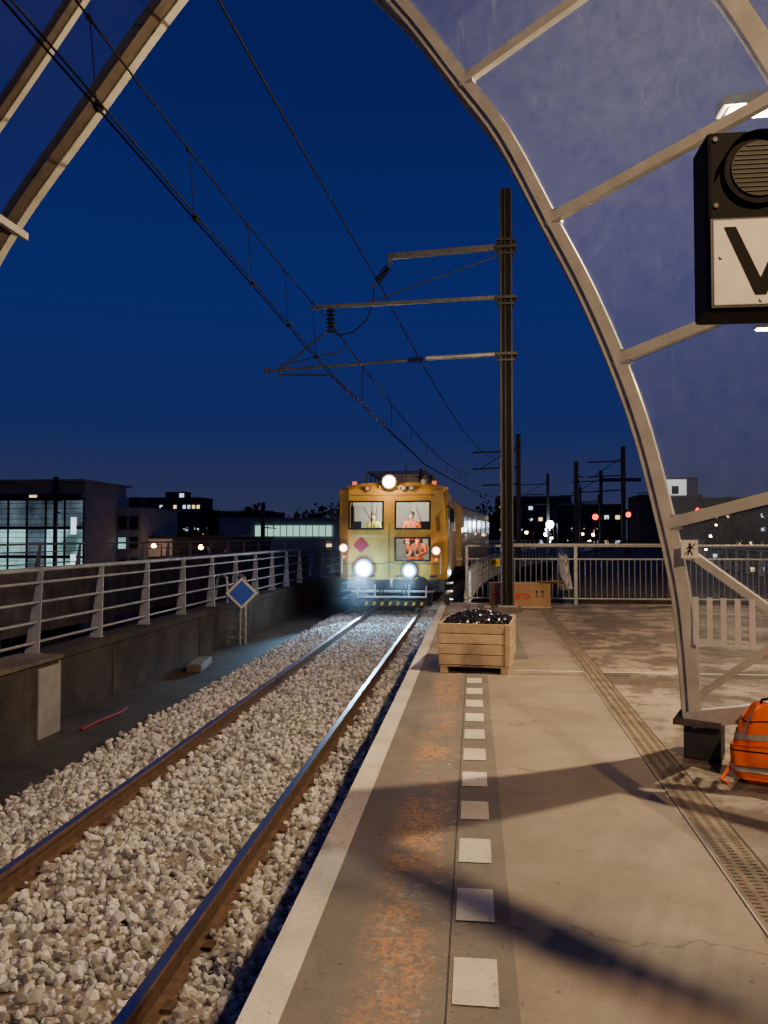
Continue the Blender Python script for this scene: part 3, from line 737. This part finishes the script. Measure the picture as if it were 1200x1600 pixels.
    for x in(-1.2,-.6,.2,.7,1.2): b.box('vent_slots',m_under,(X(x),y0-.008,.24),(.22,.01,.05))
    b.box('upper_seam',m_under,(X(0),y0+.115,2.62),(2.5,.008,.018))
    b.box('buffer_beam',m_under,(xc,y0+.05,.0),(2.7,.25,.28),bevel=.02)
    for x in(-.88,.88):
        b.tube('buffer_shaft',m_under,[(X(x),y0+.1,.08),(X(x),y0-.38,.08)],.08); b.disc('buffer_head',m_dark,(X(x),y0-.42,.08),(0,-1,0),.17,.05)
    b.tube('coupling_hook',m_galv,[(X(0),y0,.15),(X(0),y0-.3,.15),(X(0),y0-.36,.05),(X(0),y0-.30,-.05)],.035)
    for x in(-.35,-.25,.3,.4): b.tube('brake_hose',m_black,[(X(x),y0-.05,.05),(X(x),y0-.2,-.1),(X(x),y0-.16,-.35),(X(x)+.05,y0-.1,-.40)],.02)
    for x in(-1.15,1.15):
        b.beam('plough_hanger',m_under,(X(x),y0+.1,-.1),(X(x),y0-.15,-.55),.08,.08)
    b.tube('guard_pipe',m_galv,[(X(-1.2),y0-.12,-.2),(X(1.2),y0-.12,-.2)],.035); b.tube('guard_pipe',m_galv,[(X(-1.0),y0-.2,-.36),(X(1.0),y0-.2,-.36)],.03)
    for x in(-1.0,-.5,.5,1.0): b.tube('guard_posts',m_galv,[(X(x),y0-.12,.0),(X(x),y0-.2,-.38)],.025)
    b.box('plough',m_under,(xc,y0-.12,-.54),(2.3,.08,.16))
    for i in range(16): b.box('hazard_stripes',m_yellow if i%2 else m_black,(X(-.86+i*.115),y0-.17,-.55),(.06,.01,.11),ry=.5)
    for yy_ in(1.6,3.8,8.2,10.0):
        for s in(-.75,.75):
            b.disc('wheels',m_under,(X(s),y0+yy_,-.40),(1,0,0),.42,.13,28); b.disc('wheel_rims',m_mast,(X(s*1.1),y0+yy_,-.40),(1,0,0),.2,.12,20)
        b.tube('axles',m_under,[(X(-.8),y0+yy_,-.4),(X(.8),y0+yy_,-.4)],.07)
    for s in(-1,1):
        b.box('bogie_frame',m_under,(X(s*1.0),y0+2.7,-.30),(.12,3.0,.3),bevel=.02); b.box('bogie_frame',m_under,(X(s*1.0),y0+9.1,-.30),(.12,2.8,.3)); b.box('equipment_box',m_under,(X(s*1.1),y0+6,-.25),(.5,2.6,.6),bevel=.02)
    p=b.done()
    for x,z,pw,sp in((-.84,.46,5200,90),(.50,.40,2200,40)):
        light('headlight','SPOT',(X(x),y0-.3,z),pw,(.30,.64,1.0),.1,p,rot=(math.radians(64),0,math.pi),spot=math.radians(52),blend=1)
        light('headlight_spill','POINT',(X(x),y0-.45,z),sp,(.28,.62,1.0),.12,p)
    light('roof_lamp','POINT',(X(-.1),y0-.35,3.0),60,(1,.58,.28),.08,p)
    for x,z in((-1.44,1.06),(1.28,.98)): light('marker_light','POINT',(X(x),y0-.28,z),8,(1,.45,.2),.06,p)
    light('cab_light','POINT',(X(-.2),y0+.9,2.62),200,(1,.92,.74),.1,p)
    light('cab_light_low','POINT',(X(.6),y0+.30,1.5),30,(1,.88,.66),.05,p)
    light('side_work_light','POINT',(X(1.75),y0+3.2,.2),80,(.75,.88,1),.05,p)
    b=B('trailing_maintenance_wagon',(-1.9,35,-.82))
    ysx=[34.6,38,42,46,50]
    rings=[[(tx(y)-1.5,y,.1),(tx(y)-1.5,y,2.7),(tx(y)-1.2,y,2.9),(tx(y)+1.2,y,2.9),(tx(y)+1.5,y,2.7),(tx(y)+1.5,y,.1)] for y in ysx]
    b.sweep('body',m_yel,rings)
    for y in(36,38.5,41,43.5,46,48.5):
        b.beam('windows',m_coachwin,(tx(y)+1.51,y,1.95),(tx(y+1.6)+1.51,y+1.6,1.95),.03,.7)
    for y in(36.5,38.5,46,48): b.tube('axles',m_under,[(tx(y)-.8,y,-.4),(tx(y)+.8,y,-.4)],.4,16)
    b.box('underframe',m_under,(tx(42)+.05,42,-.1),(2.4,14,.3),rz=-.09)
    b.done()
m_head=E('headlight_lens',(.75,.92,1.),60); m_headring=E('headlight_glow',(.10,.38,1.),3.2); m_warm=E('warm_marker_lamp',(1,.66,.42),14); m_warmhot=E('roof_lamp_lens',(1,.80,.56),60); m_warmring=E('warm_lamp_glow',(1,.30,.06),1.5); m_redlamp=E('orange_lamp',(1,.18,.05),1.2)  # both ring materials imitate lamp glow by emission
m_coachwin=M('coach_window',(.02,.03,.04),.1,emit=(.45,.65,.9),estr=.35)  # blue emission stands in for light reflected in dark panes
train()
# scattering haze added for glow close to the headlights, thinning out smoothly with distance
mm=bpy.data.materials.new('headlight_haze'); mm.use_nodes=True; nt=mm.node_tree; nt.nodes.remove(nt.nodes['Principled BSDF'])
vs_=nt.nodes.new('ShaderNodeVolumeScatter'); vs_.inputs['Anisotropy'].default_value=.1
g_=nt.nodes.new('ShaderNodeNewGeometry'); d_=nt.nodes.new('ShaderNodeVectorMath'); d_.operation='DISTANCE'; d_.inputs[1].default_value=(-2.9,22.4,.35); nt.links.new(g_.outputs['Position'],d_.inputs[0])
r_=nt.nodes.new('ShaderNodeMapRange'); r_.interpolation_type='SMOOTHERSTEP'; r_.inputs['From Min'].default_value=0; r_.inputs['From Max'].default_value=2.3; r_.inputs['To Min'].default_value=.045; r_.inputs['To Max'].default_value=0; nt.links.new(d_.outputs['Value'],r_.inputs['Value']); nt.links.new(r_.outputs[0],vs_.inputs['Density'])
nt.links.new(vs_.outputs[0],nt.nodes['Material Output'].inputs['Volume'])
b=B('glow_haze',(-2.9,22.4,.35)); b.ball('air',mm,(-2.9,22.4,.35),2.35,28); b.done()

# ------------------------------------------------------------------ people in the cab
def skinobj(name,vs,es,mat,par,base):
    me=bpy.data.meshes.new(name); me.from_pydata([tuple(base+Vector(v[:3])) for v in vs],es,[]); me.materials.append(mat)
    ob=bpy.data.objects.new(name,me); COL.objects.link(ob); ob.parent=par
    md=ob.modifiers.new('skin','SKIN'); md.use_smooth_shade=True
    sk=me.skin_vertices[0].data
    for i,v in enumerate(vs): sk[i].radius=(v[3],v[4] if len(v)>4 else v[3]); sk[i].use_root=(i==0)
    s=ob.modifiers.new('sub','SUBSURF'); s.levels=1; s.render_levels=2
    return ob
def seated(loc,jacket,trous,helmet=None,turn=0):
    par=bpy.data.objects.new('train_crew_member',None); COL.objects.link(par); par.location=loc; par.rotation_euler=(0,0,turn)
    Z=Vector((0,0,0))
    up=[(0,0,.10,.15,.12),(0,.02,.30,.15,.11),(0,0,.47,.17,.115),(0,-.01,.59,.07,.07)]
    e=[(0,1),(1,2),(2,3)]
    for s in(-1,1):
        k=len(up); up+=[(s*.19,0,.52,.065),(s*.26,-.06,.30,.052),(s*.17,-.30,.24,.04)]
        e+=[(2,k),(k,k+1),(k+1,k+2)]
    skinobj('jacket',up,e,jacket,par,Z)
    lg=[(0,0,.08,.13,.11)];e=[]
    for s in(-1,1):
        k=len(lg); lg+=[(s*.11,-.06,.07,.09),(s*.15,-.44,.12,.072),(s*.15,-.46,-.32,.05)]
        e+=[(0,k),(k,k+1),(k+1,k+2)]
    skinobj('trousers',lg,e,trous,par,Z)
    for s in(-1,1):
        skinobj('boot',[(s*.15,-.45,-.33,.05),(s*.15,-.47,-.39,.05),(s*.15,-.62,-.40,.04)],[(0,1),(1,2)],m_black,par,Z)
        hv=[(s*.165,-.32,.24,.028,.018),(s*.155,-.40,.235,.036,.016)];he=[(0,1)]
        for j in range(4):
            a=(j-1.5)*.02; L=[.065,.08,.075,.058][j]; k=len(hv)
            hv+=[(s*(.155)+a,-.43,.232,.009),(s*.155+a*1.1,-.43-L*.5,.225,.009),(s*.155+a*1.15,-.43-L*.85,.20,.008)]; he+=[(1,k),(k,k+1),(k+1,k+2)]
        k=len(hv); hv+=[(s*.155-s*.04,-.36,.23,.011),(s*.155-s*.058,-.40,.22,.010)]; he+=[(0,k),(k,k+1)]
        skinobj('hand',hv,he,m_skin,par,Z)
    skinobj('head',[(0,-.01,.58,.052),(0,-.02,.66,.065,.07),(0,-.02,.74,.078,.092),(0,-.01,.82,.062,.075)],[(0,1),(1,2),(2,3)],m_skin,par,Z)
    b=B('face_details')
    for s in(-1,1): b.ball('eye',m_black,(s*.03,-.105,.745),.010,8); b.ball('ear',m_skin,(s*.082,-.01,.73),.024,8,(.4,.8,1.2))
    b.ball('nose',m_skin,(0,-.115,.715),.016,8,(.8,1,1.4)); b.box('mouth',m_redpipe,(0,-.102,.675),(.045,.01,.008))
    if helmet: b.ball('helmet',helmet,(0,-.01,.80),.118,16,(1,1.12,.8)); b.disc('helmet_brim',helmet,(0,-.04,.785),(0,-.1,1),.13,.014)
    else: b.ball('hair',m_hair,(0,.01,.79),.093,14,(1,1.1,.9))
    for z,rx_,ry_ in((.22,.158,.125),(.36,.17,.13)):
        pts=[(rx_*math.cos(a),.015+ry_*math.sin(a),z) for a in np.linspace(0,2*math.pi,20)]
        b.tube('reflective_band',m_reflect,pts,.02,6)
    for s in(-1,1):
        b.tube('reflective_brace',m_reflect,[(s*.09,-.122,.24),(s*.10,-.125,.42),(s*.10,-.09,.57)],.018,6)
        b.tube('leg_band',m_reflect,[(s*.15+.07*math.cos(a),-.455+.07*math.sin(a),-.1) for a in np.linspace(0,2*math.pi,14)],.018,5)
    b.done(); b.par.parent=par
seated((-2.37+.48,24.15,1.30),m_orange,m_orange,None,.1)
seated((-2.37-.72,24.2,1.28),m_yvest,m_trous,None,-.25)
seated((-2.37+.72,23.85,.62),m_orange,m_orange,m_white,-.35)

# ------------------------------------------------------------------ orange backpack
def backpack():
    o=Vector((1.655,4.76,0)); b=B('orange_backpack',o); rz=-.30
    R=Matrix.Rotation(rz,3,'Z')
    def surf(u,v,off=0.):
        z=v; prof=(math.sin(math.pi*min(1,max(0,.07+z*.87))))**.34
        lean=.05*z*z
        n_=.7
        c,s=math.cos(u),math.sin(u)
        x=math.copysign(abs(c)**n_,c)*(.205*prof*(1-.20*z)+off)
        y=math.copysign(abs(s)**n_,s)*(.135*prof*(1-.15*z)+off)
        wr=.022*math.sin(5*u+7*z)+.018*math.sin(3*u-17*z)+.010*math.sin(11*u+9*z)
        x*=1+wr; y*=1+wr*1.6
        return o+R@Vector((x+.035*z*(1 if z<.7 else 1.1),y-lean,z*.45+.01*math.sin(3*u)*z))
    def patch(part,mat,u0,u1,v0,v1,off,nu=40,nv=20):
        v=[surf(u0+(u1-u0)*i/nu,v0+(v1-v0)*j/nv,off) for j in range(nv+1) for i in range(nu+1)]
        f=[(j*(nu+1)+i,j*(nu+1)+i+1,(j+1)*(nu+1)+i+1,(j+1)*(nu+1)+i) for j in range(nv) for i in range(nu)]
        bd=[i for i in range(nu+1)]+[(nu+1)*j+nu for j in range(1,nv+1)]+[(nu+1)*nv+i for i in range(nu-1,-1,-1)]+[(nu+1)*j for j in range(nv-1,0,-1)]
        if off>.01:
            k=len(v)
            cc=[((i%(nu+1))/nu,(i//(nu+1))/nv) for i in bd]
            v+=[surf(u0+(u1-u0)*a,v0+(v1-v0)*c_,-.005) for a,c_ in cc]
            for q in range(len(bd)): f.append((bd[q],bd[(q+1)%len(bd)],k+(q+1)%len(bd),k+q))
        b.add(part,mat,v,f,True)
    patch('main_bag',m_orange,0,2*math.pi,0,1,0,96,48)
    b.add('main_top',m_orange,[surf(2*math.pi*i/40,1.0,0) for i in range(40)],[tuple(range(40))])
    patch('front_pocket',m_orange,math.pi*1.10,math.pi*1.90,.07,.50,.024,40,16)
    patch('reflective_band',m_reflect,math.pi*1.08,math.pi*1.92,.17,.25,.029,40,2)
    patch('reflective_band_side',m_reflect,math.pi*.55,math.pi*1.08,.17,.25,.004,20,2)
    patch('reflective_band_upper',m_reflect,math.pi*.7,math.pi*2.2,.57,.64,.005,60,2)
    for s in(1.22,1.78): patch('reflective_stripe',m_reflect,math.pi*(s-.03),math.pi*(s+.03),.64,.93,.005,3,10)
    patch('lid_seam',m_black,math.pi*.9,math.pi*2.1,.795,.81,.003,50,1); patch('pocket_zip',m_black,math.pi*1.13,math.pi*1.87,.43,.445,.027,40,1)
    for s in(-1,1):
        b.tube('shoulder_strap',m_orange,[o+R@Vector(p) for p in((s*.06,.06,.42),(s*.07,.15,.38),(s*.08,.18,.22),(s*.10,.13,.05))],.018,8)
    b.tube('haul_loop',m_black,[o+R@Vector(p) for p in((-.03,-.03,.435),(-.02,-.03,.47),(.03,-.03,.48),(.07,-.03,.47),(.08,-.03,.435))],.008,6)
    b.tube('loose_strap',m_orange,[o+R@Vector(p) for p in((-.17,-.04,.12),(-.21,-.07,.05),(-.24,-.10,.012),(-.20,-.15,.012))],.010,6)
    b.done()
backpack()

# ------------------------------------------------------------------ buildings
m_win_w=E('warm_window',(1,.70,.36),2.0); m_win_c=E('cool_window',(.7,.9,1),1.6); m_win_d=M('dark_window',(.02,.022,.03),.2)
m_green=E('green_strip_window',(.45,.78,.66),1.0)
def glowglass(name,col,s):
    m=bpy.data.materials.new(name); m.use_nodes=True; nt=m.node_tree; n=nt.nodes;l=nt.links;p=n['Principled BSDF']
    g=n.new('ShaderNodeNewGeometry'); t=n.new('ShaderNodeTexNoise'); t.inputs['Scale'].default_value=.30; t.inputs['Detail'].default_value=4
    l.new(g.outputs['Position'],t.inputs['Vector']); r=n.new('ShaderNodeMapRange'); r.inputs['From Min'].default_value=.36; r.inputs['From Max'].default_value=.62; r.inputs['To Min'].default_value=.12*s; r.inputs['To Max'].default_value=s
    l.new(t.outputs['Fac'],r.inputs['Value']); p.inputs['Base Color'].default_value=(.05,.06,.06,1); p.inputs['Emission Color'].default_value=(*col,1); l.new(r.outputs[0],p.inputs['Emission Strength']); return m
m_gg=glowglass('lit_glass_facade',(.34,.66,.64),1.5)
m_gg2=glowglass('dim_glass_facade',(.24,.36,.44),.45)
b=B('glass_office_building',(-43,74,-8))
b.box('core',m_bldg,(-43.4,76,-1.2),(13,10,13.4)); b.box('upper_storey',m_bldg2,(-42.6,76,5.7),(11.4,9,1.8)); b.box('roof_slab',m_bldg2,(-42.8,75.8,6.7),(12.4,11,.2))
for i in range(7):
    for j in range(4):
        x=-49+i*1.9; z=-6+j*2.75
        b.box('glazing_panels',m_gg if j<3 and i not in(4,) else m_gg2,(x+.0,70.95,z+1.3),(1.75,.06,2.5))
        for k in range(5): b.box('louvres',m_bldg2,(x,70.86,z+.3+k*.5),(1.8,.08,.05))
for i in range(8): b.box('mullions',m_bldg,(-49.95+i*1.9,70.84,-.6),(.12,.16,11.4))
for i in range(5): b.box('floor_bands',m_bldg,(-43.4,70.83,-6+i*2.75),(13,.2,.22))
b.box('roof_light',m_win_w,(-41.8,70.9,5.2),(.7,.1,.25)); b.box('stair_light',m_win_c,(-37.6,70.75,2.4),(.5,.1,1.6)); b.box('stair_light',m_win_c,(-37.6,70.75,-1.2),(.5,.1,1.8)); b.box('side_wall',m_bldg2,(-36.9,76,-1),(.2,10.1,13))
b.done()
b=B('brick_office_building',(-36,78,-8))
b.box('walls',m_bldg2,(-36.7,83,-1.9),(5.2,10,12.2)); b.box('parapet',m_bldg2,(-36.7,83,4.25),(5.4,10.2,.25)); b.box('roof_plant',m_bldg,(-37,83,5),(2,2,1.3))
for i in range(4):
    for j in range(5): b.box('windows' ,m_win_d,(-38.6+i*1.25,77.96,-5.6+j*2.1),(.85,.08,1.3))
for i in range(5): b.box('sills',m_bldg2,(-36.7,77.93,-6.4+i*2.1),(5.1,.1,.1))
b.box('lit_window',m_win_c,(-37.35,77.9,-1.4),(.85,.08,.9)); b.box('lit_window',m_win_w,(-34.9,77.9,-3.5),(.8,.08,.8)); b.box('lit_window',m_gg,(-36.1,77.9,.7),(.8,.08,1.2)); b.box('lit_window',m_gg2,(-37.35,77.9,2.8),(.8,.08,1.2))
b.done()
b=B('apartment_block',(-100,250,-8))
b.box('walls',m_bldg,(-98.5,256,3.0),(19,12,22.5)); b.box('roof_plant',m_bldg,(-99,256,15.2),(7,5,2.2)); b.box('roof_lamp',m_win_c,(-95.5,250,14.9),(1.4,.3,1.2))
for i in range(12):
    for j in range(7):
        q=random.random(); b.box('windows_lit' if q<.55 else 'windows_dark',(m_win_w if q<.25 else m_win_c) if q<.55 else m_win_d,(-107.2+i*1.58,249.9,-6+j*2.85),(.85,.2,1.1))
b.done()
b=B('low_depot_building',(-22,92,-8))
b.box('walls',m_bldg2,(-22.7,98,-2.3),(15.5,12,11.4)); b.box('roof_edge',m_bldg2,(-22.7,91.9,3.45),(15.7,.3,.35)); b.box('strip_windows',m_green,(-21.3,91.9,2.05),(9.4,.1,1.25))
for i in range(13): b.box('mullions',m_bldg,(-26+i*.78,91.8,2.05),(.08,.1,1.3))
b.box('wing',m_bldg2,(-28.5,88,-3),(5,5,9)); b.box('door_light',m_win_w,(-17,91.8,.3),(.6,.1,.4)); b.done()
b=B('brick_workshop',(-28,80,-8))
b.box('walls',m_bldg,(-28.8,84,-3.4),(12,8,9.2)); b.box('roof',m_under,(-28.8,84,1.3),(12.4,8.4,.2))
for i in range(8): b.box('windows',m_win_d,(-33.6+i*1.35,79.95,-.6),(.9,.1,1.1))
b.box('white_panel',m_white,(-32.8,79.9,.2),(2.6,.1,1.9)); b.done()
b=B('lit_tower_building',(27,120,-8))
b.box('walls',m_bldg,(29,125,-.2),(9,9,15.6)); b.box('sign_box',m_bldg2,(30.2,120.4,8.6),(5,1,3)); b.box('lit_panel',E('lit_panel',(.85,.9,.8),.9),(29.3,119.85,8.6),(3.4,.1,2.3)); b.box('panel_arch',m_bldg,(29.4,119.75,8.2),(1.0,.1,1.2)); b.done()
for (x,y,wd,h) in((-60,180,30,7),(-20,230,26,6),(16,220,20,12),(28,200,16,9),(52,190,30,10),(70,150,24,8),(4,260,18,8)):
    b=B('city_building',(x,y,-8)); b.box('walls',m_bldg,(x,y,(h-8)/2),(wd,10,h+8)); b.box('roof_edge',m_bldg2,(x,y-5.05,h+.1),(wd,.2,.3))
    for i in range(int(wd/2.6)):
        for j in range(int((h+6)/3)):
            q=random.random()
            if q<.42: b.box('windows_lit_%d'%(q<.26),m_win_w if q<.26 else m_win_c,(x-wd/2+1.4+i*2.6,y-5.1,-6+j*3),(1.0,.1,.9))
            else: b.box('windows_dark',m_win_d,(x-wd/2+1.4+i*2.6,y-5.1,-6+j*3),(1.2,.1,1.2))
    b.done()

b=B('distant_tree_line')
def tree(x,y,h,wd):
    b.tube('trunks',m_trunk,[(x,y,-8),(x+.1,y,-8+h*.5),(x,y,-8+h*.9)],[.3,.2,.05],5)
    for k in range(6):
        a=random.uniform(0,6.28); b.tube('trunks',m_trunk,[(x,y,-8+h*(.35+.08*k)),(x+math.cos(a)*wd*.4,y+math.sin(a)*wd*.4,-8+h*(.55+.08*k))],[.1,.03],4)
    cl=[(random.gauss(0,.28)*wd,random.gauss(0,.28)*wd,h*random.uniform(.42,.95)) for _ in range(11)]
    v=[];f=[]
    for (cx_,cy_,cz_) in cl:
        for _ in range(34):
            c=Vector((x+cx_+random.gauss(0,.11)*wd,y+cy_+random.gauss(0,.11)*wd,-8+cz_+random.gauss(0,.05)*h))
            a=Vector((random.gauss(0,1),random.gauss(0,1),random.gauss(0,1))).normalized()*random.uniform(.15,.42); e=a.cross(Vector((random.gauss(0,1),random.gauss(0,1),random.gauss(0,1)))).normalized()*a.length
            k=len(v); v+=[c+a,c+e,c-a,c-e]; f.append((k,k+1,k+2,k+3))
    b.add('crowns',m_leaf,v,f)
for i in range(46):
    y=random.uniform(120,190); px=random.uniform(-.5,-.10); tree(px*y,y,random.uniform(10.5,15),random.uniform(5,9))
for i in range(26):
    y=random.uniform(130,190); px=random.uniform(-.02,.40); tree(px*y,y,random.uniform(10.5,16.5),random.uniform(5,9))
b.done()

m_sod=E('sodium_lamp',(1,.55,.24),30); m_led=E('led_lamp',(.8,.92,1),45); m_sigred=E('red_signal_lamp',(1,.012,.01),6)
def slamp(x,y,z,mat,base=-8,r=.16):
    b=B('street_lamp',(x,y,base)); b.tube('pole',m_mast,[(x,y,base),(x,y,z+.2)],.07,6); b.beam('arm',m_mast,(x,y,z+.2),(x-.7,y,z+.25),.08,.08); b.box('head',m_dark,(x-.8,y,z+.22),(.6,.25,.1)); b.ball('bulb',mat,(x-.8,y,z+.08),r,10); b.done()
for a in((-31.5,77,.35,m_sod,-8,.26),(-26.2,76,.25,m_sod,-8,.26),(-52,150,2,m_sod,-8,.25),(-44,140,2.2,m_sod),(-20,150,2,m_sod,-8,.25),(-12,140,1.5,m_sod),(8.9,86,2.6,m_led,-1,.42),(10.4,105,2.2,m_led,-1,.3),(11.5,120,1.6,m_led,-1,.3),(7.0,95,1.8,m_sod,-1,.2),(33,140,2,m_sod,-8,.3),(36,120,3,m_sod),(-65,160,3,m_sod),(-27,170,2,m_led,-8,.25),(-36,160,1,m_sod),(3,40,-5.2,m_led,-8,.12),(9,50,-4.5,m_sod,-8,.14),(5.9,44,-.9,m_sod,-8,.12)): slamp(*a)
b=B('distant_street_lamps')
for i in range(60):
    y=random.uniform(110,240); u_=random.uniform(-.45,.38); x=u_*y; z=random.uniform(-3.5,2.6)
    b.tube('poles',m_mast,[(x,y,-8),(x,y,z+.3)],.08,5); b.box('heads',m_dark,(x,y,z+.35),(.7,.3,.12)); b.ball('bulbs_led' if i%3==0 else 'bulbs_sodium',m_led if i%3==0 else m_sod,(x,y,z+.15),random.uniform(.15,.30),8)
b.done()
for x,y,z in((20.2,73,3.6),(21.5,79,3.9),(15.5,82,3.6),(11.2,75,3.2)):
    b=B('railway_signal',(x,y,-1)); b.tube('post',m_mast,[(x,y,-1),(x,y,z)],.08); b.box('head',m_black,(x,y,z),(.5,.2,1.0)); b.ball('red_lamp',m_sigred,(x,y-.12,z),.28,12,(1,.4,1)); b.done()

# ------------------------------------------------------------------ lamps lighting the station
WARM=(1.0,.65,.31)
m_lampglass=E('station_lamp_diffuser',(1,.82,.55),28)
def station_lamp(x,y,z,px,power,rad=.12,col=WARM):
    b=B('station_lamp',(px,y,0))
    b.tube('pole',m_mast,[(px,y,0),(px,y,z+.3)],.06,10); b.beam('arm',m_mast,(px,y,z+.25),(x,y,z+.25),.06,.06)
    b.box('head',m_dark,(x,y,z+.17),(.5,.24,.10),bevel=.02); b.box('diffuser',m_lampglass,(x,y,z+.11),(.36,.16,.02))
    p=b.done(); light('lamp','POINT',(x,y,z),power,col,rad,p)
station_lamp(2.36,6.97,4.93,4.6,1750,.05,(1,.70,.38))
station_lamp(2.4,-1.5,5.2,5.0,1350,.035)
station_lamp(6.9,19.5,6.2,7.6,1600,.12)  # unseen lamp post added off frame to light the train front
